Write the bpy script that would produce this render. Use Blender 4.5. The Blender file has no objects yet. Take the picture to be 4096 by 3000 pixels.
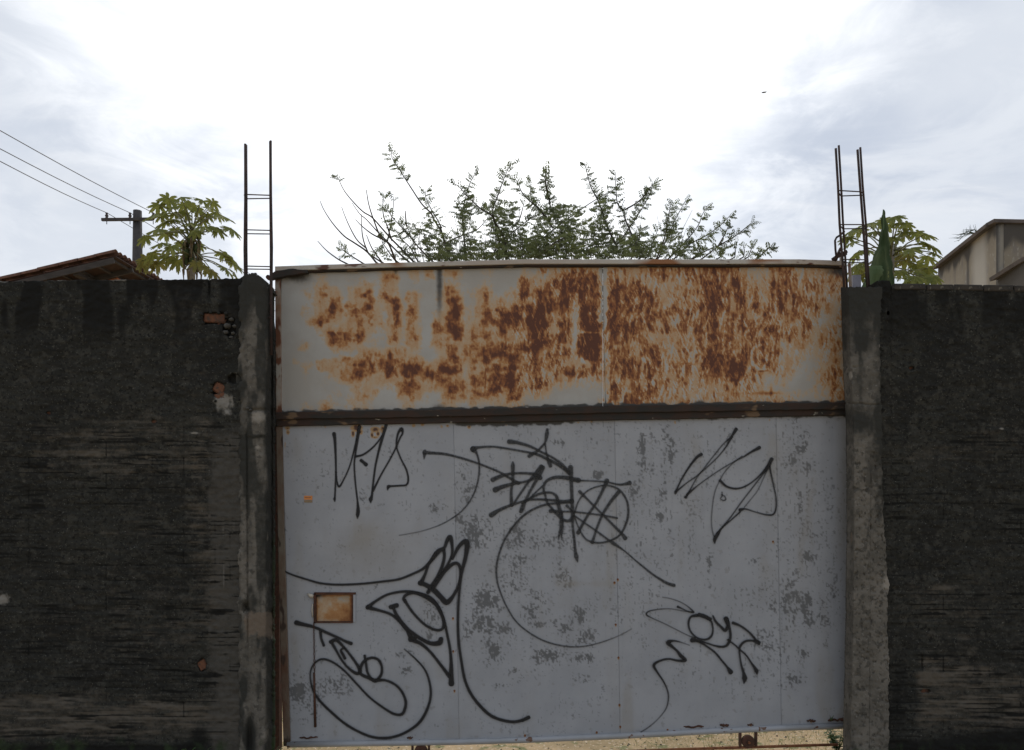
import bpy, math, random
import numpy as np
from mathutils import Vector, Matrix
random.seed(7)
S = bpy.context.scene
COL = S.collection
F, CX, HY, H = 3186.0, 2048.0, 1987.0, 1.62      # focal length in photo pixels, optical axis column, horizon row, eye height

# ------------------------------------------------------------------ camera, sky, sun, exposure
cd = bpy.data.cameras.new('camera'); cam = bpy.data.objects.new('camera', cd); COL.objects.link(cam)
cam.location = (0, 0, H); cam.rotation_euler = (math.radians(90), 0, 0)
cd.sensor_width = 36; cd.lens = F / 4096 * 36; cd.shift_y = (HY - 1500) / 4096; cd.clip_end = 3000; cd.clip_start = 0.05
S.camera = cam
S.view_settings.view_transform = 'Standard'; S.view_settings.look = 'None'
S.view_settings.exposure = 0; S.view_settings.gamma = 1; S.view_settings.use_curve_mapping = False
S.cycles.transparent_max_bounces = 24
SUN_EL, SUN_AZ = math.radians(48), math.radians(-6)     # the sun stands behind cloud, ahead of the camera
sd = bpy.data.lights.new('sun', 'SUN'); sun = bpy.data.objects.new('sun', sd); COL.objects.link(sun)
sd.energy = 1.3; sd.angle = math.radians(18); sd.color = (1, .96, .9)
sdir = Vector((math.sin(SUN_AZ) * math.cos(SUN_EL), math.cos(SUN_AZ) * math.cos(SUN_EL), math.sin(SUN_EL)))
sun.rotation_euler = (-sdir).to_track_quat('-Z', 'Y').to_euler(); sun.location = (0, 0, 30)

W = bpy.data.worlds.new('World'); S.world = W; W.use_nodes = True
def sky():
    nt = W.node_tree; N = nt.nodes; L = nt.links; N.clear()
    def node(t, **k):
        n = N.new(t)
        for a, b in k.items(): setattr(n, a, b)
        return n
    def mth(op, a, b=None, clamp=False):
        n = node('ShaderNodeMath', operation=op, use_clamp=clamp)
        for i, v in enumerate((a, b)):
            if v is None: continue
            if isinstance(v, (int, float)): n.inputs[i].default_value = v
            else: L.new(v, n.inputs[i])
        return n.outputs[0]
    def mix(f, a, b):
        n = node('ShaderNodeMix', data_type='RGBA')
        for i, v in ((0, f), (6, a), (7, b)):
            if isinstance(v, (int, float)): n.inputs[i].default_value = v
            elif isinstance(v, tuple): n.inputs[i].default_value = v + (1,)
            else: L.new(v, n.inputs[i])
        return n.outputs[2]
    def rng(v, a, b, c=0.0, d=1.0):
        n = node('ShaderNodeMapRange', interpolation_type='SMOOTHSTEP')
        L.new(v, n.inputs[0])
        for i, q in enumerate((a, b, c, d)): n.inputs[i + 1].default_value = q
        return n.outputs[0]
    tc = node('ShaderNodeTexCoord'); sep = node('ShaderNodeSeparateXYZ'); L.new(tc.outputs['Generated'], sep.inputs[0])
    x, y, z = sep.outputs
    den = mth('ADD', mth('MAXIMUM', z, 0.0), 0.22)
    cb = node('ShaderNodeCombineXYZ'); L.new(mth('DIVIDE', x, den), cb.inputs[0]); L.new(mth('DIVIDE', y, den), cb.inputs[1])
    def noise(scale, det, off, dist=0.0, rough=.55, sx=1.0, sy=1.0):
        mp = node('ShaderNodeMapping'); mp.inputs['Location'].default_value = off; mp.inputs['Scale'].default_value = (sx, sy, 1)
        L.new(cb.outputs[0], mp.inputs[0])
        n = node('ShaderNodeTexNoise'); n.inputs['Scale'].default_value = scale; n.inputs['Detail'].default_value = det
        n.inputs['Roughness'].default_value = rough; n.inputs['Distortion'].default_value = dist
        L.new(mp.outputs[0], n.inputs['Vector']); return n.outputs[0]
    dotn = node('ShaderNodeVectorMath', operation='DOT_PRODUCT'); L.new(tc.outputs['Generated'], dotn.inputs[0])
    gd = Vector((-.035, .84, .53)).normalized(); dotn.inputs[1].default_value = gd
    big = noise(1.1, 5, (3.1, 1.7, 0), .4, sx=.8, sy=1.2); fine = noise(3.2, 8, (8.3, 2.2, 0), .9, .6, sx=.7, sy=1.5)
    wisps = noise(2.2, 6, (1.3, 6.2, 0), .6, .5, sx=.5, sy=2.0)
    def n3(scale, det, off, zs, rough=.55, dist=.3):
        mp = node('ShaderNodeMapping'); mp.inputs['Location'].default_value = off; mp.inputs['Scale'].default_value = (1, 1, zs)
        L.new(tc.outputs['Generated'], mp.inputs[0]); n = node('ShaderNodeTexNoise'); n.inputs['Scale'].default_value = scale; n.inputs['Detail'].default_value = det
        n.inputs['Roughness'].default_value = rough; n.inputs['Distortion'].default_value = dist; L.new(mp.outputs[0], n.inputs['Vector']); return n.outputs[0]
    m1 = n3(2.6, 7, (4.2, 1.1, .3), 2.0); m2 = n3(6.5, 8, (1.2, 3.1, 2.3), 2.6, .62, .6); m3 = n3(1.5, 4, (7.2, .4, 5.3), 1.6)
    var = mth('SUBTRACT', mth('ADD', mth('MULTIPLY', m1, .62), mth('MULTIPLY', m2, .38)), .5)
    wob = mth('ADD', dotn.outputs['Value'], mth('MULTIPLY', var, .19))
    glow = rng(wob, .888, 1.012); broad = rng(dotn.outputs['Value'], .25, .93)
    c = mix(rng(m1, .36, .62), (.45, .52, .65), (.68, .73, .81))
    c = mix(mth('MULTIPLY', rng(m2, .42, .64), .65), c, (.80, .84, .90))
    c = mix(mth('MULTIPLY', rng(fine, .48, .68), .45), c, (.88, .90, .93))
    c = mix(mth('MULTIPLY', rng(wisps, .58, .74), .55), c, (1.0, 1.0, 1.0))
    c = mix(mth('MULTIPLY', broad, .30), c, (.92, .95, 1.0))
    c = mix(glow, c, (1.75, 1.75, 1.74))
    c = mix(rng(z, -.12, .0, 1, 0), c, (.22, .21, .19))
    m10 = node('ShaderNodeVectorMath', operation='SCALE'); m10.inputs['Scale'].default_value = 10.0; L.new(c, m10.inputs[0])
    st = node('ShaderNodeTexSky', sky_type='NISHITA', sun_disc=False, sun_elevation=SUN_EL, sun_rotation=SUN_AZ)
    f = mix(.93, st.outputs[0], m10.outputs[0])
    bg = node('ShaderNodeBackground'); bg.inputs[1].default_value = 0.1; L.new(f, bg.inputs[0])
    out = node('ShaderNodeOutputWorld'); L.new(bg.outputs[0], out.inputs[0])
sky()

# ------------------------------------------------------------------ helpers
def P(px, py, Y): return Vector(((px - CX) / F * Y, Y, H - (py - HY) / F * Y))
def PA(px, py, Y): return np.stack([(px - CX) / F * Y, Y * np.ones_like(px), H - (py - HY) / F * Y], -1)
def lerp(x, xs, ys): return np.interp(x, xs, ys)
def sst(a, b, x): t = np.clip((x - a) / (b - a), 0, 1); return t * t * (3 - 2 * t)
_lat = {}
def vn(x, y, seed=0):
    if seed not in _lat: _lat[seed] = np.random.RandomState(seed + 11).rand(256, 256)
    T = _lat[seed]; xi = np.floor(x).astype(int); yi = np.floor(y).astype(int); u = x - xi; v = y - yi
    u = u * u * (3 - 2 * u); v = v * v * (3 - 2 * v); a = xi & 255; b = (xi + 1) & 255; c = yi & 255; d = (yi + 1) & 255
    return (T[a, c] * (1 - u) + T[b, c] * u) * (1 - v) + (T[a, d] * (1 - u) + T[b, d] * u) * v
def fbm(x, y, sx, sy, o=4, seed=0, g=.55):
    s = 0; amp = 1; t = 0; X = x / sx; Yv = y / sy
    for i in range(o):
        s = s + amp * vn(X + 17.3 * i, Yv + 9.1 * i, seed + i); t += amp; amp *= g; X = X * 2.03; Yv = Yv * 2.03
    return s / t
WLOC = {}
def put(o, parent, wl):
    wl = Vector(wl); WLOC[o.name] = wl
    if parent: o.parent = parent; o.location = wl - WLOC[parent.name]
    else: o.location = wl
def mk(name, V, Fc, mat, parent=None, smooth=True, attrs=None, origin=None, mats=None, midx=None):
    V = np.asarray(V, dtype=np.float64).reshape(-1, 3)
    if origin is None:
        origin = ((V[:, 0].min() + V[:, 0].max()) / 2, (V[:, 1].min() + V[:, 1].max()) / 2, V[:, 2].min())
    V = V - np.array(origin)
    me = bpy.data.meshes.new(name); Fn = Fc if isinstance(Fc, np.ndarray) else None
    if Fn is not None:
        n = len(V); k = Fn.shape[1]; m = len(Fn)
        me.vertices.add(n); me.vertices.foreach_set('co', V.astype(np.float32).ravel())
        me.loops.add(m * k); me.loops.foreach_set('vertex_index', Fn.astype(np.int32).ravel())
        me.polygons.add(m); me.polygons.foreach_set('loop_start', np.arange(0, m * k, k, dtype=np.int32))
        me.update(calc_edges=True); me.validate()
    else:
        me.from_pydata(V.tolist(), [], Fc); me.update()
    if smooth: me.polygons.foreach_set('use_smooth', [True] * len(me.polygons))
    for a, arr in (attrs or {}).items():
        at = me.attributes.new(a, 'FLOAT', 'POINT'); at.data.foreach_set('value', np.asarray(arr, dtype=np.float32).ravel())
    for m_ in (mats or [mat]): me.materials.append(m_)
    if midx is not None: me.polygons.foreach_set('material_index', midx)
    o = bpy.data.objects.new(name, me); COL.objects.link(o); put(o, parent, origin)
    return o
def empty(name, loc):
    o = bpy.data.objects.new(name, None); COL.objects.link(o); o.empty_display_size = .2; put(o, None, loc); return o
def tag(o, label=None, cat=None, group=None, kind=None):
    for k, v in (('label', label), ('category', cat), ('group', group), ('kind', kind)):
        if v: o[k] = v
    return o
class MB:
    def __init__(s): s.V = []; s.F = []; s.n = 0
    def add(s, V, Fc):
        s.V.append(np.asarray(V, float).reshape(-1, 3)); s.F += [tuple(i + s.n for i in f) for f in Fc]; s.n += len(s.V[-1])
    def box(s, c, d, rot=None):
        V = np.array([[a, b, e] for a in (-.5, .5) for b in (-.5, .5) for e in (-.5, .5)]) * np.array(d)
        if rot is not None: V = V @ np.array(rot.to_matrix()).T if hasattr(rot, 'to_matrix') else V @ np.array(rot).T
        s.add(V + np.array(c), [(0, 1, 3, 2), (4, 6, 7, 5), (0, 4, 5, 1), (2, 3, 7, 6), (0, 2, 6, 4), (1, 5, 7, 3)])
    def tube(s, pts, r, n=6, cap=True):
        pts = [Vector(p) for p in pts]; rs = r if isinstance(r, (list, tuple)) else [r] * len(pts)
        V = []; up = None
        for i, p in enumerate(pts):
            t = (pts[min(i + 1, len(pts) - 1)] - pts[max(i - 1, 0)]).normalized()
            if up is None: up = Vector((0, 1, 0)) if abs(t.y) < .9 else Vector((1, 0, 0))
            a = t.cross(up).normalized(); b = a.cross(t).normalized(); up = b
            for k in range(n):
                w = 2 * math.pi * k / n; V.append(p + (a * math.cos(w) + b * math.sin(w)) * rs[i])
        Fc = []
        for i in range(len(pts) - 1):
            for k in range(n):
                Fc.append((i * n + k, i * n + (k + 1) % n, (i + 1) * n + (k + 1) % n, (i + 1) * n + k))
        if cap: Fc += [tuple(range(n - 1, -1, -1)), tuple((len(pts) - 1) * n + k for k in range(n))]
        s.add([tuple(v) for v in V], Fc)
    def build(s, name, mat, parent=None, smooth=False, **k): return mk(name, np.concatenate(s.V), s.F, mat, parent, smooth, **k)
def crom(pts, step=6.0):
    """Catmull-Rom through rows of numbers; the first two are the position."""
    p = np.array(pts, float); p = np.vstack([2 * p[0] - p[1], p, 2 * p[-1] - p[-2]]); out = []
    for i in range(1, len(p) - 2):
        d = np.hypot(*(p[i + 1] - p[i])[:2]); n = max(1, int(d / step))
        for k in range(n):
            t = k / n
            q = .5 * (2 * p[i] + (p[i + 1] - p[i - 1]) * t + (2 * p[i - 1] - 5 * p[i] + 4 * p[i + 1] - p[i + 2]) * t * t + (3 * p[i] - p[i - 1] - 3 * p[i + 1] + p[i + 2]) * t ** 3)
            q[2:] = p[i][2:] * (1 - t) + p[i + 1][2:] * t
            out.append(q)
    out.append(p[-2]); return np.array(out)

# ------------------------------------------------------------------ materials
def mat(name, base, rough=.9, var=None, scale=8.0, bump=0.0, bscale=60.0, metal=0.0, stretch=(1, 1, 1), trans=0.0, attrs=(), spec=.3, speck=None):
    """procedural material: base colour, noise variation, bump; attrs = [(attribute, colour, lo, hi, noise)] mixed on top"""
    m = bpy.data.materials.new(name); m.use_nodes = True; nt = m.node_tree; N = nt.nodes; L = nt.links
    b = N['Principled BSDF']; b.inputs['Roughness'].default_value = rough; b.inputs['Metallic'].default_value = metal
    b.inputs['Specular IOR Level'].default_value = spec
    tc = N.new('ShaderNodeTexCoord'); mp = N.new('ShaderNodeMapping'); mp.inputs['Scale'].default_value = stretch
    L.new(tc.outputs['Object'], mp.inputs[0])
    def noise(sc, det=5, rg=.6):
        n = N.new('ShaderNodeTexNoise'); n.inputs['Scale'].default_value = sc; n.inputs['Detail'].default_value = det
        n.inputs['Roughness'].default_value = rg; L.new(mp.outputs[0], n.inputs['Vector']); return n.outputs[0]
    def rng(v, a, c):
        n = N.new('ShaderNodeMapRange'); n.interpolation_type = 'SMOOTHSTEP'; L.new(v, n.inputs[0])
        n.inputs[1].default_value = a; n.inputs[2].default_value = c; return n.outputs[0]
    def mix(f, a, c):
        n = N.new('ShaderNodeMix'); n.data_type = 'RGBA'
        for i, v in ((0, f), (6, a), (7, c)):
            if isinstance(v, (int, float)): n.inputs[i].default_value = v
            elif isinstance(v, tuple): n.inputs[i].default_value = v + (1,)
            else: L.new(v, n.inputs[i])
        return n.outputs[2]
    def add(a, c, k=1.0):
        n = N.new('ShaderNodeMath'); n.operation = 'MULTIPLY_ADD'; L.new(c, n.inputs[0]); n.inputs[1].default_value = k; L.new(a, n.inputs[2]); return n.outputs[0]
    col = base
    if var: col = mix(rng(noise(scale), .35, .65), base, var)
    else: col = mix(0.0, base, base)
    if speck:
        for (scl, lo, hi, cc) in speck: col = mix(rng(noise(scl, 2, .5), lo, hi), col, cc)
    for (an, colr, lo, hi, nz, nsc) in attrs:
        at = N.new('ShaderNodeAttribute'); at.attribute_name = an; v = at.outputs['Fac']
        if nz:
            v = add(v, noise(nsc, 4, .65), nz)
            lo += nz * .5; hi += nz * .5
        col = mix(rng(v, lo, hi), col, colr)
    L.new(col, b.inputs['Base Color'])
    if bump:
        bp = N.new('ShaderNodeBump'); bp.inputs['Strength'].default_value = 1; bp.inputs['Distance'].default_value = bump
        L.new(noise(bscale, 6, .65), bp.inputs['Height']); L.new(bp.outputs[0], b.inputs['Normal'])
    if trans:
        tr = N.new('ShaderNodeBsdfTranslucent'); L.new(col, tr.inputs[0]); mx = N.new('ShaderNodeMixShader'); mx.inputs[0].default_value = trans
        L.new(b.outputs[0], mx.inputs[1]); L.new(tr.outputs[0], mx.inputs[2]); L.new(mx.outputs[0], N['Material Output'].inputs[0])
    return m
M = {}
TAN, ORG, BRN, DRK = (.42, .31, .20), (.37, .19, .075), (.225, .086, .032), (.10, .038, .022)
M['sheet_up'] = mat('rusted_paint', (.37, .365, .345), .62, (.33, .315, .285), 3, .0006, 90, spec=.25, attrs=[
    ('rust', TAN, .06, .34, .26, 80), ('rust', ORG, .26, .56, .30, 90), ('rust', BRN, .50, .82, .34, 70), ('rust', DRK, .78, 1.12, .35, 45),
    ('soot', (.055, .052, .047), .15, .95, .4, 40)])
M['sheet_low'] = mat('grey_gate_paint', (.312, .324, .346), .5, (.275, .287, .308), 3, .0004, 120, spec=.35,
    speck=[(25, .62, .70, (.25, .255, .265))], attrs=[
    ('grime', (.115, .119, .124), .03, 1.0, .22, 150), ('stain', (.25, .235, .21), .1, 1.3, .3, 12), ('rust', (.33, .21, .10), .25, .6, .3, 60), ('rust', (.07, .03, .018), .6, .9, .3, 60),
    ('soot', (.045, .042, .036), .2, .8, .5, 45)])
M['frame'] = mat('rusty_frame_steel', (.026, .024, .021), .85, (.042, .025, .018), 22, .001, 70, stretch=(.5, 1, 1), speck=[(14, .64, .70, (.13, .085, .05)), (30, .68, .72, (.30, .27, .22))])
M['post'] = mat('flaked_post_paint', (.30, .285, .25), .7, (.22, .12, .07), 9, .0008, 70, stretch=(1, 1, .6), speck=[(18, .50, .60, (.13, .055, .03)), (7, .56, .66, (.10, .04, .024))])
M['post_dark'] = mat('rusty_post_steel', (.10, .05, .03), .8, (.15, .13, .10), 7, .0008, 70, stretch=(1, 1, .4), speck=[(16, .56, .64, (.045, .03, .022))])
M['cap'] = mat('top_rail_paint', (.36, .31, .26), .65, (.42, .40, .36), 6, .0006, 60, stretch=(.5, 1, 1), speck=[(5, .58, .68, (.24, .11, .05)), (16, .62, .68, (.10, .045, .03))])
M['pipe'] = mat('grey_pipe_paint', (.30, .31, .33), .42, (.26, .27, .28), 6, .0003, 90, spec=.5, speck=[(22, .66, .70, (.12, .06, .035))])
M['rust'] = mat('deep_rust', (.13, .05, .025), .9, (.22, .09, .04), 30, .0012, 80)
M['rust_dark'] = mat('dark_rust', (.05, .027, .018), .9, (.09, .04, .025), 30, .001, 80)
M['rebar'] = mat('rebar_steel', (.024, .019, .018), .8, (.055, .032, .026), 12, .0006, 160)
M['paint_black'] = None
M['mold_wall'] = mat('mouldy_render', (.029, .029, .025), .97, (.019, .019, .017), 3.5, .006, 42, spec=.15,
    speck=[(22, .50, .70, (.041, .040, .034)), (60, .54, .66, (.014, .014, .013)), (85, .62, .70, (.058, .057, .048)), (130, .71, .75, (.19, .19, .17))],
    attrs=[('pale', (.092, .080, .064), .15, 1.15, .9, 34), ('crust', (.20, .19, .17), .30, .75, .6, 38), ('black', (.012, .012, .011), .2, .9, .3, 12), ('cem', (.072, .067, .058), .1, 1.2, 1.0, 26), ('groove', (.010, .010, .009), .1, 1.0, .3, 60), ('moss', (.03, .045, .02), .3, .8, .5, 25)])
M['pillar'] = mat('weathered_concrete', (.150, .137, .117), .95, (.095, .087, .073), 7, .003, 60, spec=.15,
    speck=[(30, .52, .66, (.075, .07, .06)), (90, .64, .72, (.17, .16, .14)), (26, .70, .76, (.05, .046, .04))],
    attrs=[('black', (.034, .034, .030), .15, .95, .7, 26), ('crust', (.24, .22, .19), .3, .8, .6, 40), ('brown', (.135, .108, .083), .3, .8, .3, 20), ('moss', (.03, .045, .02), .3, .8, .5, 25)])
M['brick'] = mat('fired_clay', (.145, .062, .034), .92, (.085, .042, .027), 26, .002, 90, speck=[(40, .55, .66, (.07, .045, .032))])
M['brick_dark'] = mat('mouldy_brick', (.05, .042, .034), .95, (.03, .028, .025), 20, .002, 70, speck=[(40, .6, .68, (.11, .10, .08))])
M['mortar'] = mat('mortar_lump', (.085, .08, .07), .95, (.045, .043, .038), 20, .002, 70)
M['leaf_small'] = mat('small_leaf', (.080, .098, .050), .7, (.155, .185, .075), 2.2, trans=.42, spec=.15)
M['bark'] = mat('grey_bark', (.05, .043, .037), .9, (.085, .075, .063), 30, .0008, 90)
M['leaf_papaya'] = mat('papaya_leaf', (.16, .185, .05), .65, (.25, .26, .07), 4, .002, 30, trans=.35)
M['leaf_yellow'] = mat('yellowing_leaf', (.22, .20, .05), .65, (.15, .15, .05), 4, .002, 30, trans=.35)
M['stalk'] = mat('leaf_stalk', (.15, .14, .07), .6, (.11, .12, .05), 6)
M['papaya_trunk'] = mat('papaya_trunk', (.24, .21, .17), .9, (.17, .15, .12), 12, .004, 20)
M['banana'] = mat('banana_leaf', (.030, .048, .020), .9, (.075, .095, .045), 9, .001, 30, stretch=(1, 1, .15), trans=.12, spec=.04)
M['banana_pale'] = mat('banana_leaf_underside', (.06, .092, .040), .9, (.10, .135, .07), 6, .001, 30, stretch=(1, 1, .2), trans=.15, spec=.04)
M['dead_leaf'] = mat('dry_fibre', (.20, .16, .10), .9, (.12, .09, .05), 12)
M['roof_tile'] = mat('clay_roof_tile', (.15, .070, .042), .9, (.08, .042, .03), 6, .004, 30)
M['wood'] = mat('weathered_timber', (.060, .052, .048), .9, (.040, .036, .033), 10, .002, 30, stretch=(.3, .3, 1))
M['batten'] = mat('dark_timber', (.035, .022, .018), .9, (.05, .028, .02), 10)
M['brickwall'] = mat('brick_wall_clay', (.30, .105, .055), .92, (.24, .12, .06), 3, .003, 30)
M['pole'] = mat('pole_concrete', (.07, .065, .065), .9, (.05, .048, .05), 6, .002, 20)
M['ceramic'] = mat('dark_ceramic', (.05, .035, .03), .35, (.04, .03, .03), 5)
M['wire'] = mat('wire', (.06, .06, .065), .6, (.05, .05, .05), 5)
M['plaster'] = mat('grey_beige_render', (.25, .218, .168), .95, (.21, .18, .135), .55, .006, 9, stretch=(1, 1, .5), speck=[(5, .52, .70, (.19, .17, .145)), (20, .58, .72, (.28, .26, .22))], attrs=[('black', (.075, .068, .06), .2, .9, .5, 2.2), ('pale', (.36, .335, .29), .3, .9, .4, 2)])
M['coping'] = mat('dark_coping', (.12, .10, .09), .9, (.07, .06, .055), 3, .002, 20)
M['dirt'] = mat('dry_sandy_ground', (.62, .45, .26), .98, (.42, .31, .17), 2.2, .012, 14, speck=[(9, .54, .66, (.25, .24, .11)), (26, .62, .70, (.14, .12, .07)), (40, .60, .66, (.72, .60, .44))])
M['straw'] = mat('dry_grass', (.42, .36, .18), .9, (.20, .24, .08), 6, trans=.25)
M['weed'] = mat('green_weed', (.05, .10, .03), .6, (.09, .14, .04), 12, trans=.3)
M['orange'] = mat('orange_paper', (.62, .24, .07), .6, (.55, .22, .08), 30)
M['tanpaper'] = mat('faded_paper', (.26, .19, .11), .7, (.22, .16, .10), 30)
M['inkpaper'] = mat('sticker_ink', (.16, .07, .05), .7)
M['palegrey'] = mat('pale_scraped_steel', (.50, .46, .38), .6, (.40, .36, .30), 40)
M['greyblue'] = mat('zinc_sheet', (.22, .22, .25), .6, (.16, .16, .19), 8)
M['feather'] = mat('bird_feather', (.10, .09, .09), .9, (.2, .2, .2), 12)
def spray(name, colr, amax, mott):
    m = bpy.data.materials.new(name); m.use_nodes = True; nt = m.node_tree; N = nt.nodes; L = nt.links; b = N['Principled BSDF']
    b.inputs['Base Color'].default_value = colr + (1,); b.inputs['Roughness'].default_value = .55; b.inputs['Specular IOR Level'].default_value = .3
    at = N.new('ShaderNodeAttribute'); at.attribute_name = 'alpha'
    n = N.new('ShaderNodeTexNoise'); n.inputs['Scale'].default_value = 60; n.inputs['Detail'].default_value = 4
    tc = N.new('ShaderNodeTexCoord'); L.new(tc.outputs['Object'], n.inputs['Vector'])
    r = N.new('ShaderNodeMapRange'); L.new(n.outputs[0], r.inputs[0]); r.inputs[1].default_value = .3; r.inputs[2].default_value = .7; r.inputs[3].default_value = amax - mott; r.inputs[4].default_value = amax
    mu = N.new('ShaderNodeMath'); mu.operation = 'MULTIPLY'; L.new(at.outputs['Fac'], mu.inputs[0]); L.new(r.outputs[0], mu.inputs[1])
    L.new(mu.outputs[0], b.inputs['Alpha']); return m
M['spray_black'] = spray('black_spray_paint', (.010, .010, .011), 1.0, .10)
M['spray_grey'] = spray('thin_black_spray_paint', (.020, .021, .022), .95, .30)

# ------------------------------------------------------------------ ground
gx = np.array([-400, -60, -12, -4, -2, 0, 2, 4, 12, 60, 400.]); gy = np.array([-300, -20, 0, 4.0, 4.9, 5.3, 6, 8, 14, 40, 200, 900.])
g = np.array([[a, b, 0] for b in gy for a in gx]); nx = len(gx)
tag(mk('ground', g, [(j * nx + i, j * nx + i + 1, (j + 1) * nx + i + 1, (j + 1) * nx + i) for j in range(len(gy) - 1) for i in range(nx - 1)], M['dirt'], origin=(0, 0, 0)), kind='structure')

# ------------------------------------------------------------------ relief slabs (walls, pillars, gate sheets)
def relief(name, pxs, nrow, top, bot, Yf, thick, mt, parent=None, attrs=None, hole=None, power=1.0):
    """A solid slab whose front is a fine grid: columns at pxs, rows between top(px) and bot(px), front depth Yf(px, py)."""
    pxs = np.asarray(pxs, float); nc = len(pxs); v = np.linspace(0, 1, nrow) ** power
    T = top(pxs); B = bot(pxs)
    PX = np.repeat(pxs[:, None], nrow, 1); PY = T[:, None] + (B - T)[:, None] * v[None, :]
    Yv = Yf(PX, PY); V = PA(PX, PY, Yv).reshape(-1, 3)
    idx = np.arange(nc * nrow).reshape(nc, nrow)
    Q = np.stack([idx[:-1, :-1], idx[:-1, 1:], idx[1:, 1:], idx[1:, :-1]], -1)
    if hole is not None:
        cxp = (PX[:-1, :-1] + PX[1:, 1:]) / 2; cyp = (PY[:-1, :-1] + PY[1:, 1:]) / 2
        Q = Q[~hole(cxp, cyp)]
    Q = Q.reshape(-1, 4)
    ring = list(idx[0, :]) + list(idx[1:, -1]) + list(idx[-1, ::-1][1:]) + list(idx[::-1, 0][1:-1])
    ring = np.array(ring); base = len(V); BV = V[ring].copy(); yb = np.median(Yv) + thick
    if thick > .02: BV[:, 1] = yb
    else: BV[:, 1] += thick
    V2 = np.vstack([V, BV]); m = len(ring); k = np.arange(m); k2 = (k + 1) % m
    side = np.stack([ring[k], base + k, base + k2, ring[k2]], -1)
    back = []                                   # back closed by strips between the two long edges
    nb = nrow - 1; left = base + np.arange(nrow); right = [base + nrow - 1 + nc - 1 + j for j in range(nrow)]
    for j in range(nrow - 1): back.append((left[j], right[nrow - 1 - j], right[nrow - 2 - j], left[j + 1]))
    Fc = np.vstack([Q, side, np.array(back)]) if thick > .02 else np.vstack([Q, side])
    at = {}
    for a, fn in (attrs or {}).items():
        A = fn(PX, PY); A = A * np.ones_like(PX); at[a] = np.concatenate([A.ravel(), A.ravel()[ring]])
    return mk(name, V2, Fc, mt, parent, True, at)

# ------------------------------------------------------------------ left wall
def gauss(x, y, cx, cy, sx, sy): return np.exp(-(((x - cx) / sx) ** 2 + ((y - cy) / sy) ** 2))
WY = 4.72
def courses(x, y, s):
    st = np.abs(((y + 14 * (fbm(x, y, 260, 90, 2, 80 + s) - .5)) % 61) / 61 - .5) * 2
    row = np.floor(y / 61); hj = np.abs(((x + (row % 2) * 62 + 9) % 124) / 124 - .5) * 2
    vis = sst(.42, .62, fbm(x, y, 240, 120, 3, 60 + s)) * sst(1550, 1800, y)
    return vis * (.0055 * sst(.90, 1.0, st) + .0045 * sst(.965, 1.0, hj))
def wall_h(x, y, s):
    r = (fbm(x, y, 110, 60, 5, s, .6) - .5) * .022 + (fbm(x, y, 26, 15, 4, s + 7, .65) - .5) * .018
    r = r + (fbm(x, y, 340, 11, 3, s + 21) - .5) * .007 * sst(1600, 1900, y)
    return WY - r + courses(x, y, s)
def lines(x, y, s): return (.45 + .65 * sst(.36, .70, fbm(x, y, 150, 9, 3, s, .6))) * (.35 + 1.15 * fbm(x, y, 50, 30, 4, s + 4))
def GRV(x, y, s_):
    g1 = sst(.58, .70, fbm(x, y, 170, 6.5, 2, 350 + s_, .5)) * sst(.40, .60, fbm(x, y, 120, 70, 3, 360 + s_)) * sst(1500, 1800, y)
    return np.clip(.9 * g1 + courses(x, y, s_) * 160, 0, 1)
def hole_l(x, y):
    n = (fbm(x, y, 22, 16, 3, 91) - .5) * 1.1
    h = np.maximum(sst(50, 34, np.abs(x - 856)) * sst(26, 17, np.abs(y - 1274)), gauss(x, y, 918, 1310, 30, 42)); h = np.maximum(h, gauss(x, y, 874, 1560, 26, 34) * 1.0)
    h = np.maximum(h, gauss(x, y, 935, 1515, 26, 22)); h = np.maximum(h, gauss(x, y, 196, 1652, 9, 7)); h = np.maximum(h, gauss(x, y, 617, 1687, 9, 6))
    h = np.maximum(h, gauss(x, y, 808, 2660, 18, 26)); return sst(.38, .52, h + n * .35)
def top_l(x): return lerp(x, [-1500, -200, 0, 300, 640, 830, 835, 841, 846, 950], [1140, 1128, 1126, 1120, 1119, 1116, 1122, 1122, 1116, 1113]) + (fbm(x, x * 0, 14, 9, 3, 44) - .5) * 7
pxl = np.concatenate([np.linspace(-1500, -60, 30), np.arange(-50, 976, 5.0)])
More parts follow.
